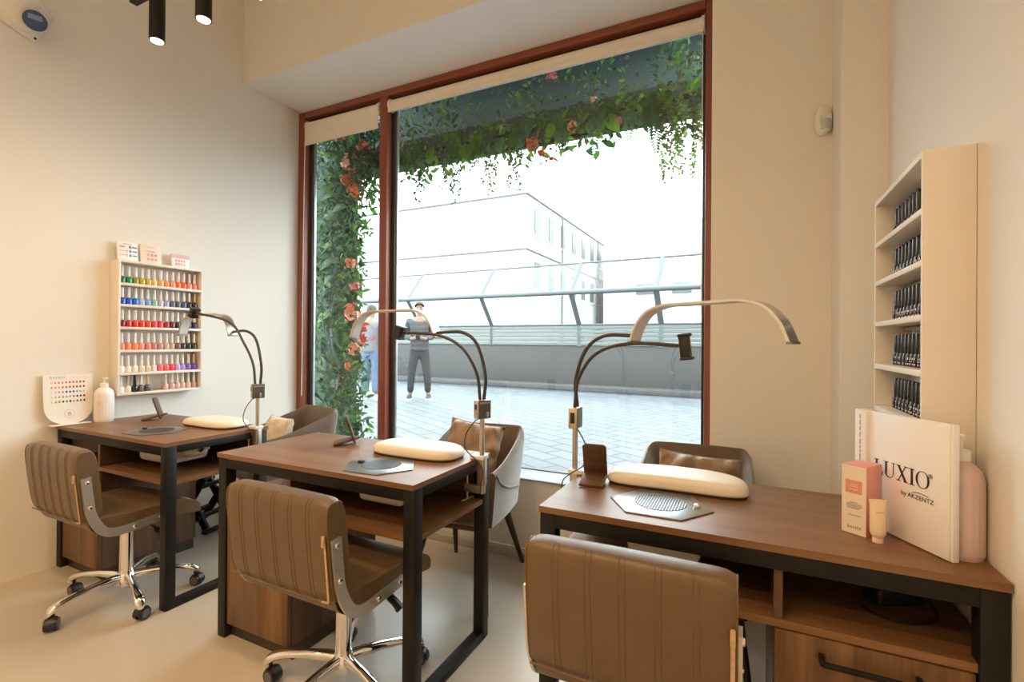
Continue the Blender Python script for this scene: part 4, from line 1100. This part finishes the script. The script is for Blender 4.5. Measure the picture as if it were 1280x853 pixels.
# ---- black power adapter with cable in the open compartment
t = thing('power_adapter', 'black power adapter with cable in the open compartment of the right desk', 'adapter', (0.33, 1.50, 0.5735), 0.5)
b = BM(); box(b, -0.06, 0.06, -0.03, 0.03, 0, 0.045, 0.008, 3); obj('adapter_body', b, M['blackplastic'], t)
b = BM(); tube(b, smoothpts([(-0.058, -0.01, 0.02), (-0.10, -0.03, 0.004), (-0.07, -0.09, 0.004), (0.0, -0.10, 0.004), (0.045, -0.07, 0.010), (0.05, -0.005, 0.052), (0.02, 0.03, 0.09)], 30), 0.003, 8); obj('power_cable', b, M['blackplastic'], t)

# ================================================================= THE STREET
ZG = 0.16
m, nt, bs = new_mat('street_paving')
tc = nt.nodes.new('ShaderNodeTexCoord'); mp = nt.nodes.new('ShaderNodeMapping'); mp.inputs['Rotation'].default_value = (0, 0, 0.5)
br_ = nt.nodes.new('ShaderNodeTexBrick'); br_.inputs['Scale'].default_value = 1.0; br_.inputs['Brick Width'].default_value = 0.42; br_.inputs['Row Height'].default_value = 0.21
br_.inputs['Mortar Size'].default_value = 0.013; br_.inputs['Color1'].default_value = (0.088, 0.098, 0.112, 1); br_.inputs['Color2'].default_value = (0.120, 0.132, 0.148, 1); br_.inputs['Mortar'].default_value = (0.030, 0.033, 0.038, 1)
nt.links.new(tc.outputs['Object'], mp.inputs['Vector']); nt.links.new(mp.outputs['Vector'], br_.inputs['Vector']); nt.links.new(br_.outputs['Color'], bs.inputs['Base Color']); bs.inputs['Roughness'].default_value = 0.6
M['paving'] = m
M['asphalt'] = mat('street_asphalt', (0.062, 0.070, 0.083), 0.7, noise=(3, 0.08), bump=(200, 0.1))
M['concrete'] = mat('grey_concrete', (0.044, 0.046, 0.048), 0.7, noise=(1.5, 0.10))
M['kerb'] = mat('kerb_stone', (0.058, 0.062, 0.066), 0.7, noise=(5, 0.12))
M['barrier_metal'] = mat('blue_grey_steel', (0.070, 0.088, 0.100), 0.45, 0.2, noise=(3, 0.05))
M['barrier_sill'] = mat('pale_green_ribbed_panel', (0.115, 0.135, 0.13), 0.5, noise=(2, 0.05))
M['stucco'] = mat('white_facade', (0.5, 0.5, 0.49), 0.9, noise=(0.3, 0.02))
M['cornice'] = mat('grey_cornice', (0.11, 0.11, 0.11), 0.9, noise=(0.3, 0.02))
M['farpane'] = mat('grey_window_pane', (0.075, 0.082, 0.09), 0.5, noise=(0.6, 0.1))
structure('street_paving', box(BM(), -40, 14, 2.95, 9.80, ZG-0.2, ZG), M['paving'])
structure('street_road', box(BM(), -60, 30, 9.80, 60, ZG-0.2, ZG-0.03), M['asphalt'])
BR = Matrix.Translation((-5.0, 10.75, ZG-0.03)) @ Matrix.Rotation(math.radians(-2.3), 4, 'Z')
kb = structure('street_kerb', box(BM(), -26, 18, -0.32, 0.05, 0, 0.13, 0.02), M['kerb']); kb.matrix_world = BR

t = thing('street_barrier', 'long street barrier of bent glass panels on a grey concrete wall across the road', 'barrier', (0, 0, 0)); t.matrix_world = BR
obj('base_wall', box(BM(), -26, 18, 0.06, 0.46, 0, 1.02, 0.01), M['concrete'], t)
b = BM()
for k in range(5): box(b, -26, 18, 0.03, 0.09, 1.02+0.092*k, 1.02+0.092*k+0.086, 0.01)
obj('ribbed_sill', b, M['barrier_sill'], t)
KN, TP = (-0.50, 2.20), (0.17, 2.95)
for (y, z, r) in ((KN[0], KN[1], 0.055), (TP[0], TP[1], 0.024), (0.06, 1.50, 0.025)):
    obj('rail', tube(BM(), [(-26, y, z), (18, y, z)], r, 12), M['barrier_metal'], t)
PX = [-14.6, -12.2, -9.9, -7.6, -5.4, -3.15, -0.85, 1.5, 3.35, 5.4, 7.7]
for k, x in enumerate(PX):
    b = BM(); tube(b, [(x, 0.05, 1.0), (x, 0.05, 1.50), (x, KN[0], KN[1]), (x, TP[0], TP[1])], 0.062, 4, flat=0.7); obj('post', b, M['barrier_metal'], t, smooth=0)
    if k < len(PX)-1:
        x1 = PX[k+1]
        for nm, p, q in (('glass_panel', (0.06, 1.50), KN), ('glass_panel', KN, TP)):
            b = BM(); a = Vector((0, p[0], p[1])); c = Vector((0, q[0], q[1])); n = (c-a).cross(Vector((1, 0, 0))).normalized()*0.005
            vs = [b.verts.new(Vector((xx, 0, 0))+pp+nn) for nn in (-n, n) for xx, pp in ((x, a), (x1, a), (x1, c), (x, c))]
            for f in ((0,1,2,3),(4,5,6,7),(0,1,5,4),(1,2,6,5),(2,3,7,6),(3,0,4,7)): b.faces.new([vs[i] for i in f])
            obj(nm, b, M['bglass'], t, smooth=0)

# ---- white buildings beyond the barrier
t = thing('corner_building', 'white corner building with rows of tall windows beyond the glass barrier', 'building', (-13.1, 29.0, 0))
HB = 11.0
b = BM(); box(b, -30, 0, 0, 26, 0, HB); obj('walls', b, M['stucco'], t)
b = BM(); box(b, -30.2, 0.12, -0.12, 26.1, HB, HB+0.12); obj('cornice', b, M['cornice'], t)
b = BM(); box(b, -30.1, 0.12, -0.12, 26.1, 7.35, 7.45); obj('string_course', b, M['cornice'], t)
for z0 in (5.0, 8.6):
    for i in range(9):
        y = 1.3+2.6*i
        o = obj('window', box(BM(), -0.05, 0.06, y, y+1.0, z0, z0+1.75), M['farpane'], t)
        obj('window_surround', box(BM(), -0.04, 0.10, y-0.15, y+1.15, z0-0.18, z0-0.02), M['stucco'], o)
    for i in range(4):
        x = -3.5-5.5*i
        obj('window', box(BM(), x-0.9, x, -0.06, 0.05, z0, z0+1.7), M['stucco'], t)
b = BM()
for y in (6.6, 16.5): tube(b, [(0.12, y, 0), (0.12, y, HB)], 0.07, 8)
obj('downpipe', b, M['cornice'], t)
t = thing('far_building', 'pale building with green-grey windows far beyond the right end of the barrier', 'building', (-3.0, 44, 0))
obj('walls', box(BM(), -9, 9, 0, 10, 0, 10.5), M['stucco'], t)
for i in range(5): obj('window', box(BM(), -6+3.1*i, -4.4+3.1*i, -0.08, 0.05, 5.6, 6.6), M['farpane'], t)
obj('roof_box', box(BM(), -2, 1.5, 1, 4, 10.5, 12.2), M['stucco'], t)

# ---- canopy over the shop window
M['canopy'] = mat('grey_green_canopy_cloth', (0.075, 0.115, 0.115), 0.9, noise=(3, 0.08))
M['valance'] = mat('brown_canopy_valance', (0.10, 0.085, 0.06), 0.9, noise=(5, 0.08))
t = thing('shop_canopy', 'dark canopy with brown valance above the shop window outside', 'canopy', (-1.7, 3.6, 2.83))
b = BM(); box(b, -2.75, 2.2, -0.02, 0.02, 0.0, 0.22, 0.004); obj('valance', b, M['valance'], t)
b = BM(); prism(b, [(0.0, 0.215), (1.6, 1.55), (1.6, 1.58), (0.0, 0.245)], -2.75, 2.2, mtx=Matrix(((0,0,1,0),(1,0,0,0),(0,1,0,0),(0,0,0,1)))); obj('canopy_cloth', b, M['canopy'], t)
obj('canopy_sky_block', box(BM(), -2.75, 2.2, -0.575, 1.66, 1.58, 1.62), M['canopy'], t)  # unseen top panel, added to keep skylight off the canopy and garland
obj('front_bar', box(BM(), -2.75, 2.2, -0.025, 0.025, -0.03, 0.004, 0.004), M['blackmetal'], t)
b = BM()
for x in (-2.1, 2.15): box(b, x-0.02, x+0.02, -0.62, -0.02, 0.02, 0.06); 
obj('arm', b, M['blackmetal'], t)

# ---- greenery
LM = []
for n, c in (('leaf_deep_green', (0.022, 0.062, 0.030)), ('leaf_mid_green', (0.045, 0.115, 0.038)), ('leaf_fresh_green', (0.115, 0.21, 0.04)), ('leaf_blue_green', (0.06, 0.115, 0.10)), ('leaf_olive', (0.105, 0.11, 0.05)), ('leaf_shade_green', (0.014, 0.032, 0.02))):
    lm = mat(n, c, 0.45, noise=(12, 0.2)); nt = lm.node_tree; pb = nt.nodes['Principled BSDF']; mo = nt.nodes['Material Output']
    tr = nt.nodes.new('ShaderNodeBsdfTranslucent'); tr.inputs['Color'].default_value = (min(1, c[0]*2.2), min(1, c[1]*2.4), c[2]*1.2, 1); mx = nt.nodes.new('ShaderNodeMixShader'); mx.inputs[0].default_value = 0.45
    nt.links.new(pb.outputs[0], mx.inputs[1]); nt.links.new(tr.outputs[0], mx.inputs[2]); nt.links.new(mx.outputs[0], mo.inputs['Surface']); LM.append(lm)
def leaf(b, p, d, n, L, W, mi, bend=0.25):
    d = d.normalized(); s = d.cross(n).normalized() if d.cross(n).length > 1e-4 else Vector((1, 0, 0)); n = s.cross(d).normalized()
    prev = None
    for t_, w in ((0, 0.08), (0.3, 0.85), (0.6, 0.9), (0.85, 0.45), (1.0, 0.03)):
        c = p + d*(L*t_) - n*(bend*L*t_*t_)
        cur = [b.verts.new(c - s*(W*w/2) + n*(0.10*W*w)), b.verts.new(c), b.verts.new(c + s*(W*w/2) + n*(0.10*W*w))]
        if prev:
            for k in (0, 1):
                f = b.faces.new((prev[k], prev[k+1], cur[k+1], cur[k])); f.material_index = mi
        prev = cur
R_ = random.Random(11)
rv = lambda a: R_.uniform(-a, a)
def rdir(): return Vector((rv(1), rv(1), rv(1))).normalized()
def fern(b, p, d, L, mi, n=14, w=0.09):
    d = d.normalized(); s = d.cross(Vector((0, 1, 0.2))).normalized()
    for i in range(n):
        t_ = 0.12+0.88*i/n; c = p + d*(L*t_) + Vector((0, 0, -0.25*L*t_*t_))
        for sg in (-1, 1): leaf(b, c, s*sg + d*0.75, Vector((0, -1, 0.2)), w*(1.15-t_), 0.014, mi, 0.15)
def trail(b, p, L, mi, step=0.016, sz=0.018):
    n = int(L/step); q = Vector(p); a = R_.uniform(0, 6)
    for i in range(n):
        q = q + Vector((0.004*math.sin(a+i*0.5), 0.004*math.cos(a+i*0.4), -step))
        for k in range(2): leaf(b, q, Vector((rv(1), rv(1), -0.4)), rdir(), sz*R_.uniform(0.7, 1.3), sz*0.65, mi, 0.1)
def flower(b, c, r, n, mi=0):
    for i in range(n):
        d = rdir(); d.y -= 0.4; d.normalize(); p = c + d*r*R_.uniform(0.55, 1.0)
        for k in range(4):
            a = PI/2*k; u = d.orthogonal().normalized(); v = d.cross(u)
            leaf(b, p, u*math.cos(a)+v*math.sin(a)+d*0.4, d, r*0.30, r*0.26, mi, 0.3)
FM = {'orange': mat('petal_orange', (0.78, 0.17, 0.03), 0.6, noise=(20, 0.15)), 'red': mat('petal_red_orange', (0.70, 0.075, 0.04), 0.6, noise=(20, 0.15)), 'peach': mat('petal_peach', (0.80, 0.45, 0.28), 0.6, noise=(20, 0.12)), 'salmon': mat('petal_salmon', (0.78, 0.25, 0.13), 0.6, noise=(20, 0.12)), 'pink': mat('petal_pink', (0.70, 0.16, 0.16), 0.6, noise=(20, 0.12))}
# climbing column at the left of the window
t = thing('plant_column', 'tall column of climbing green plants and orange flowers outside the narrow left pane', 'plants', (-3.45, 3.32, ZG))
b = BM(); box(b, -0.30, -0.20, 0.02, 0.10, 0, 3.1, 0.004); box(b, 0.15, 0.19, 0.05, 0.09, 0, 3.1); box(b, -0.20, 0.15, 0.06, 0.09, 0, 3.1); obj('trellis', b, M['blackmetal'], t)
b = BM()
for i in range(5200):
    z = R_.uniform(0.02, 2.95); wdt = 0.36 + 0.06*math.sin(z*3.1+0.6) + 0.03*math.sin(z*9)
    x = -0.26 + (wdt+0.26)*R_.random()**0.9 + (0.30*max(0, z-2.2) if z > 2.2 else 0); y = R_.uniform(-0.20, 0.06)
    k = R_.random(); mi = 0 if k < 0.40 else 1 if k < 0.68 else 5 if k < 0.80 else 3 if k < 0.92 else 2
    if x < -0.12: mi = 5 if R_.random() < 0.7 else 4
    d = Vector((rv(1)+0.35, rv(1)-0.5, rv(1)-0.3)); L = R_.uniform(0.04, 0.10)
    leaf(b, Vector((x, y, z)), d, Vector((0, -1, 0.4)), L, L*R_.uniform(0.28, 0.5), mi)
for i in range(26):
    z = R_.uniform(0.2, 2.6); leaf(b, Vector((R_.uniform(-0.05, 0.22), -0.18, z)), Vector((0.8, -0.4, rv(0.8))), Vector((0, -1, 0.5)), R_.uniform(0.14, 0.22), R_.uniform(0.08, 0.12), R_.choice([1, 2, 1, 0]), 0.35)
for i in range(30):
    z = R_.uniform(0.3, 2.7); fern(b, Vector((R_.uniform(-0.1, 0.2), -0.17, z)), Vector((R_.uniform(0.2, 1), -0.3, rv(0.7))), R_.uniform(0.16, 0.26), R_.choice([0, 3, 1, 0]), 12, 0.07)
for i in range(14): trail(b, (R_.uniform(0.08, 0.30), -0.15, R_.uniform(0.9, 1.6)), R_.uniform(0.4, 0.8), 4 if i % 2 else 2, 0.02, 0.020)
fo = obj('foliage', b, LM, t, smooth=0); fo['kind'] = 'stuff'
for (x, z, r, c) in ((0.34, 2.60, 0.085, 'peach'), (0.42, 2.36, 0.075, 'orange'), (0.30, 2.46, 0.055, 'orange'), (0.20, 2.86, 0.05, 'orange'), (0.50, 2.72, 0.06, 'orange'), (0.40, 1.30, 0.09, 'salmon'), (0.52, 1.12, 0.10, 'red'), (0.42, 0.98, 0.06, 'salmon'), (0.38, 0.84, 0.055, 'orange'), (0.28, 0.70, 0.05, 'salmon'), (0.42, 1.52, 0.05, 'pink'), (-0.10, 1.06, 0.05, 'orange'), (0.10, 2.15, 0.03, 'peach'), (0.37, 1.72, 0.06, 'salmon')):
    b = BM(); flower(b, Vector((x, -0.18, z)), r, 26); obj('flower_head', b, FM[c], t, smooth=0, label={'peach': 'pale peach flower head', 'orange': 'orange flower head', 'salmon': 'salmon flower head', 'red': 'red-orange flower head', 'pink': 'pink flower head'}[c])
# garland under the canopy
t = thing('hanging_garland', 'garland of mixed leaves, ferns and flowers hanging along the canopy above the wide pane', 'plants', (-1.6, 3.43, 2.86))
b = BM()
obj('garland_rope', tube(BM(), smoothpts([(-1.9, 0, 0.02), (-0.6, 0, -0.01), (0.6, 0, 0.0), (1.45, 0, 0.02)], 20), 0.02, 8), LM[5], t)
for i in range(1250):
    x = R_.uniform(-1.95, 1.5); e = 0.5+0.5*math.sin(x*5.3)+0.3*math.sin(x*11+1)
    z = 0.08 - R_.random()**1.5*(0.24+0.12*e); k = R_.random(); mi = 0 if k < .25 else 1 if k < .5 else 2 if k < .75 else 3 if k < .9 else 4
    L = R_.uniform(0.03, 0.085); leaf(b, Vector((x, R_.uniform(-0.14, 0.05), z)), Vector((rv(1), rv(0.6)-0.3, -R_.uniform(0.1, 1))), Vector((0, -1, 0.3)), L, L*R_.uniform(0.35, 0.7), mi)
for i in range(46):
    x = R_.uniform(-1.9, 1.45); leaf(b, Vector((x, -0.10, R_.uniform(-0.06, 0.05))), Vector((rv(0.7), -0.3, -1)), Vector((0, -1, 0.2)), R_.uniform(0.10, 0.17), R_.uniform(0.07, 0.12), R_.choice([2, 2, 1, 3]), 0.2)
for i in range(16):
    x = R_.uniform(-1.9, 1.3); fern(b, Vector((x, -0.10, -0.02)), Vector((rv(0.6), -0.1, -1)), R_.uniform(0.16, 0.28), R_.choice([0, 3, 3, 1]), 12, 0.075)
fern(b, Vector((1.02, -0.12, 0.02)), Vector((0.10, -0.1, -1)), 0.34, 0, 20, 0.13); fern(b, Vector((0.62, -0.12, -0.02)), Vector((0.05, -0.1, -1)), 0.28, 3, 16, 0.09)
for i in range(34): trail(b, (-1.2+R_.uniform(-0.7, 1.4), -0.08, -0.03), R_.uniform(0.22, 0.50), R_.choice([3, 3, 4, 0]), 0.016, 0.030)
for i in range(22): trail(b, (1.12+R_.uniform(-0.05, 0.22), -0.08+rv(0.06), -0.02), R_.uniform(0.25, 0.62), 4 if i % 3 else 2, 0.016, 0.028)
for i in range(1500):   # sprays reaching up over the valance
    x = R_.uniform(-1.95, 1.5); z = 0.06+0.42*R_.random()**1.4; L = R_.uniform(0.02, 0.06)
    if R_.random() < 0.55: x = R_.choice([-1.75, -1.0, -0.6, 0.15, 0.55, 1.15, 1.3])+rv(0.12)
    leaf(b, Vector((x, R_.uniform(-0.30, -0.05), z)), rdir(), rdir(), L, L*0.5, R_.choice([0, 1, 3, 2, 4]))
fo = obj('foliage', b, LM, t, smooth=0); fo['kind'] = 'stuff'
for (x, z, r, c) in ((-1.60, -0.21, 0.085, 'salmon'), (-1.66, -0.10, 0.05, 'orange'), (0.16, -0.16, 0.060, 'red'), (0.23, -0.24, 0.045, 'red'), (0.30, -0.31, 0.035, 'red'), (0.47, -0.10, 0.045, 'salmon'), (0.80, -0.12, 0.03, 'pink'), (0.30, 0.30, 0.045, 'pink'), (-1.70, 0.22, 0.05, 'orange'), (0.62, 0.06, 0.035, 'peach')):
    b = BM(); flower(b, Vector((x, -0.13, z)), r, 22); obj('flower_head', b, FM[c], t, smooth=0, label={'peach': 'pale peach flower head', 'orange': 'orange flower head', 'salmon': 'salmon flower head', 'red': 'red-orange flower head', 'pink': 'pink flower head'}[c])

# ---- people in the street
def skinned(name, verts, edges, m, parent, sub=2, root=0):
    me = bpy.data.meshes.new(name); me.from_pydata([v[:3] for v in verts], edges, [])
    o = bpy.data.objects.new(name, me); COL.objects.link(o)
    sk = o.modifiers.new('skin', 'SKIN'); sk.use_smooth_shade = True
    sd = o.modifiers.new('sub', 'SUBSURF'); sd.levels = sub; sd.render_levels = sub
    for i, v in enumerate(verts):
        d = me.skin_vertices[0].data[i]; d.radius = (v[3], v[4] if len(v) > 4 else v[3]); d.use_root = (i == root)
    dg = bpy.context.evaluated_depsgraph_get(); dg.update()
    m2 = bpy.data.meshes.new_from_object(o.evaluated_get(dg)); bpy.data.objects.remove(o)
    m2.materials.clear(); m2.materials.append(m)
    m2.polygons.foreach_set('use_smooth', [True]*len(m2.polygons))
    o = bpy.data.objects.new(name, m2); COL.objects.link(o); o.parent = parent
    return o
def person(label, loc, rz, H, mats, pose, hold=True):
    t = thing('person', label, 'person', loc, rz)
    k = H/1.78
    def V(x, y, z, *r): return (x*k, y*k, z*k, *[q*k for q in r])
    fx = 0.13 if pose == 'stand' else 0.09
    # facing -y. torso, neck, head, arms, hands with fingers, legs
    vs = [V(0, 0, 0.95, .135, .10), V(0, 0, 1.10, .13, .095), V(0, -.01, 1.28, .155, .105), V(0, 0, 1.43, .13, .085), V(0, -.005, 1.50, .055), V(0, -.015, 1.56, .062, .068), V(0, -.025, 1.655, .075, .092), V(0, -.015, 1.735, .055, .070)]
    es = [(0,1),(1,2),(2,3),(3,4),(4,5),(5,6),(6,7)]
    hands = {}
    for s in (-1, 1):
        n = len(vs)
        if hold: arm = [V(s*.185, 0, 1.42, .058), V(s*.25, .02, 1.15, .043), V(s*.11, -.22, 1.10, .030), V(s*.055, -.255, 1.115, .034, .022)]
        else: arm = [V(s*.165, 0, 1.41, .052), V(s*.22, .02, 1.14, .038), V(s*.235, -.03, .90, .027), V(s*.235, -.04, .83, .032, .018)]
        vs += arm; es += [(3, n), (n, n+1), (n+1, n+2), (n+2, n+3)]
        w = n+3; base = Vector(arm[3][:3]); dv = (base-Vector(arm[2][:3])).normalized()
        side = Vector((0, 0, 1)) if hold else Vector((0, 1, 0))
        for q, (off, L) in enumerate(((.024, .075), (.008, .085), (-.008, .080), (-.023, .062))):
            j = len(vs); p = base + side*off*k; a = p + dv*0.035*k; c = a + dv*L*0.45*k + Vector((0, -.012, 0))*k; e = c + dv*L*0.35*k + Vector((-s*.012, -.006, -.006))*k
            vs += [(a.x, a.y, a.z, .0095*k), (c.x, c.y, c.z, .0085*k), (e.x, e.y, e.z, .0075*k)]; es += [(w, j), (j, j+1), (j+1, j+2)]
        j = len(vs); a = base + side*.032*k - dv*0.02*k; c = a + side*.02*k + dv*.03*k
        vs += [(a.x, a.y, a.z, .011*k), (c.x, c.y, c.z, .0085*k)]; es += [(w, j), (j, j+1)]
        n = len(vs)
        vs += [V(s*.095, 0, .90, .088, .09), V(s*(fx+.01), -.015, .50, .056, .06), V(s*(fx+.03), .02, .10, .036, .04), V(s*(fx+.035), -.03, .045, .036, .032), V(s*(fx+.05), -.13, .035, .034, .025)]
        es += [(0, n), (n, n+1), (n+1, n+2), (n+2, n+3), (n+3, n+4)]
    bd = skinned('body', vs, es, mats['skin'], t)
    # nose and ears as parts of the face surface
    b = BM()
    tube(b, [V(0, -.105, 1.685)[:3], V(0, -.124, 1.655)[:3], V(0, -.128, 1.638)[:3], V(0, -.112, 1.630)[:3]], [.007*k, .011*k, .014*k, .008*k], 8)
    for s in (-1, 1): lathe(b, [(.002, -.006), (.020*k, -.003), (.022*k, .002), (.006, .006)], V(s*.078, .005, 1.655)[:3], 12, mtx=Matrix.Rotation(PI/2, 4, 'Y') @ Matrix.Diagonal((1.4, .8, 1, 1)))
    obj('face_features', b, mats['skin'], bd)
    b = BM()
    for s in (-1, 1): lathe(b, [(.002, -.004), (.011*k, 0), (.002, .004)], V(s*.032, -.104, 1.672)[:3], 10, mtx=Matrix.Rotation(PI/2, 4, 'X'))
    tube(b, [V(-.024, -.103, 1.604)[:3], V(0, -.112, 1.602)[:3], V(.024, -.103, 1.604)[:3]], .004, 6)
    obj('eyes_and_mouth', b, mats['hair'], bd)
    # hair
    b = BM()
    def hairf(u, v):
        a = u*2*PI; el = v*PI*0.62; r = 1.0
        x = .090*math.sin(el)*math.sin(a); y = .108*math.sin(el)*math.cos(a); z = .095*math.cos(el)
        front = max(0, -math.cos(a)); z = max(z, (-.005+.06*front) if mats.get('long') is None else (-.30 if front < 0.45 else .04))
        return Vector(V(x, -.022+y, 1.690+z*(1.0))[:3])
    grid(b, hairf, 26, 12, closeu=True); obj('hair', b, mats['hair'], t, smooth=60)
    # clothes: grown on the same skeleton, a little wider, ending at hem, cuffs and neckline
    vs = [V(0, 0, 0.84, .20, .165), V(0, 0, 0.96, .185, .15), V(0, 0, 1.10, .18, .145), V(0, -.01, 1.28, .185, .14), V(0, 0, 1.42, .150, .108), V(0, 0, 1.49, .085, .078)]
    es = [(0,1),(1,2),(2,3),(3,4),(4,5)]
    for s in (-1, 1):
        n = len(vs)
        arm = [V(s*.185, 0, 1.42, .074), V(s*.25, .02, 1.15, .060), V(s*.125, -.205, 1.103, .043)] if hold else [V(s*.165, 0, 1.41, .066), V(s*.22, .02, 1.14, .052), V(s*.234, -.025, .93, .040)]
        vs += arm; es += [(4, n), (n, n+1), (n+1, n+2)]
    top = skinned('sweater', vs, es, mats['top'], t)
    vs = [V(0, 0, 1.04, .165, .13), V(0, 0, .92, .16, .125)]; es = [(0, 1)]
    for s in (-1, 1):
        n = len(vs); w = mats.get('flare', 1.0)
        vs += [V(s*.095, 0, .82, .098, .10), V(s*(fx+.01), -.01, .50, .076*w, .078*w), V(s*(fx+.03), .015, .11, .060*w*w, .062*w*w)]
        es += [(1, n), (n, n+1), (n+1, n+2)]
    skinned('trousers', vs, es, mats['bottom'], t)
    for s in (-1, 1):
        b = BM()
        def sh(u, v):
            a = u*2*PI; c, q = supere(a, 2.6)
            zz = (0.028, 0.03, 0.05, 0.078, 0.10)[int(v*4+.01)]; kx = (1.0, 1.0, .98, .80, .62)[int(v*4+.01)]; back = (1, 1, .98, .72, .42)[int(v*4+.01)]
            return Vector(V(s*(fx+.042)+.048*c*kx, -.045+.14*q*(kx if q > 0 else back), zz)[:3])
        V_ = grid(b, sh, 24, 5, closeu=True); b.faces.new([q[-1] for q in V_]); so = obj('shoe', b, mats['shoe'], t, smooth=60)
        b = BM(); pr = [(V(s*(fx+.042)+.051*supere(2*PI*i/24, 2.6)[0], 0, 0)[0], V(0, -.045+.145*supere(2*PI*i/24, 2.6)[1], 0)[1]) for i in range(24)]
        prism(b, pr, 0.0, .030*k); obj('sole', b, M['whiteplastic'], so)
    return t
skin = mat('skin_tone', (0.22, 0.13, 0.09), 0.55, noise=(20, 0.05))
m, nt, bs = new_mat('grey_knit_reflected_bands')  # bands stand in for reflections on the pane, put into the knit colour
tc = nt.nodes.new('ShaderNodeTexCoord'); wv = nt.nodes.new('ShaderNodeTexWave'); wv.bands_direction = 'Z'; wv.inputs['Scale'].default_value = 3.2; wv.inputs['Distortion'].default_value = 0.0
nt.links.new(tc.outputs['Object'], wv.inputs['Vector']); rp = nt.nodes.new('ShaderNodeValToRGB'); rp.color_ramp.elements[0].color = (0.035, 0.04, 0.046, 1); rp.color_ramp.elements[1].color = (0.065, 0.068, 0.072, 1)
nt.links.new(wv.outputs['Fac'], rp.inputs['Fac']); nt.links.new(rp.outputs['Color'], bs.inputs['Base Color']); bs.inputs['Roughness'].default_value = 0.9
man = dict(skin=skin, hair=mat('dark_short_hair', (0.035, 0.03, 0.028), 0.7, noise=(60, 0.2)), top=m, bottom=mat('charcoal_trousers', (0.024, 0.025, 0.028), 0.85, noise=(10, 0.1)), shoe=mat('dark_trainers', (0.03, 0.03, 0.034), 0.6, noise=(10, 0.1)))
p = person('person in grey sweater and dark trousers standing on the street paving holding a phone', (-5.38, 7.20, ZG), math.radians(32), 1.78, man, 'stand')
t = thing('mobile_phone', 'dark phone held by the person in the grey sweater', 'phone', p.matrix_basis @ Vector((0, -0.345, 1.13)), math.radians(32))
b = BM(); box(b, -0.036, 0.036, -0.006, 0.006, -0.055, 0.085, 0.003, mtx=Matrix.Rotation(0.4, 4, 'X')); obj('phone_body', b, M['blackplastic'], t)
wom = dict(skin=skin, hair=mat('dark_long_hair', (0.03, 0.024, 0.022), 0.6, noise=(60, 0.2)), long=True, top=mat('pale_grey_jacket', (0.12, 0.12, 0.13), 0.85, noise=(8, 0.08)), bottom=mat('light_blue_denim', (0.075, 0.115, 0.19), 0.85, noise=(14, 0.12)), shoe=mat('white_trainers', (0.60, 0.60, 0.60), 0.6, noise=(10, 0.05)), flare=1.18)
person('person with dark hair in pale jacket and light blue jeans standing behind the flowers', (-6.12, 6.75, ZG), math.radians(200), 1.72, wom, 'walk', False)

# ================================================================= LIGHT AND CAMERA
w = bpy.data.worlds.new('sky'); S.world = w; w.use_nodes = True
bg = w.node_tree.nodes['Background']; bg.inputs['Color'].default_value = (0.90, 0.965, 1.0, 1); bg.inputs['Strength'].default_value = SKY
cam = bpy.data.cameras.new('camera'); cam.sensor_width = 36.0; cam.lens = 17.0; cam.clip_start = 0.02; cam.clip_end = 200
co = bpy.data.objects.new('camera', cam); COL.objects.link(co)
yaw, pitch, roll = 0.452648, 0.003176, -0.007747
fw = Vector((-math.sin(yaw)*math.cos(pitch), math.cos(yaw)*math.cos(pitch), math.sin(pitch)))
r = Vector((math.cos(yaw), math.sin(yaw), 0)); d = -r.cross(fw)
c, s_ = math.cos(roll), math.sin(roll)
r2 = r*c + d*s_; d2 = -r*s_ + d*c
m4 = Matrix((r2, -d2, -fw)).transposed().to_4x4(); m4.translation = (0, 0, 1.21); co.matrix_world = m4
S.camera = co
vs = S.view_settings; vs.view_transform = 'Standard'; vs.look = 'None'; vs.gamma = 1; vs.exposure = EXPO; vs.use_curve_mapping = False
S.display_settings.display_device = 'sRGB'
S.cycles.use_denoising = True
S.cycles.max_bounces = 10; S.cycles.diffuse_bounces = 5; S.cycles.glossy_bounces = 4; S.cycles.transparent_max_bounces = 12
S.cycles.caustics_reflective = False; S.cycles.caustics_refractive = False
S.cycles.sample_clamp_indirect = 6.0
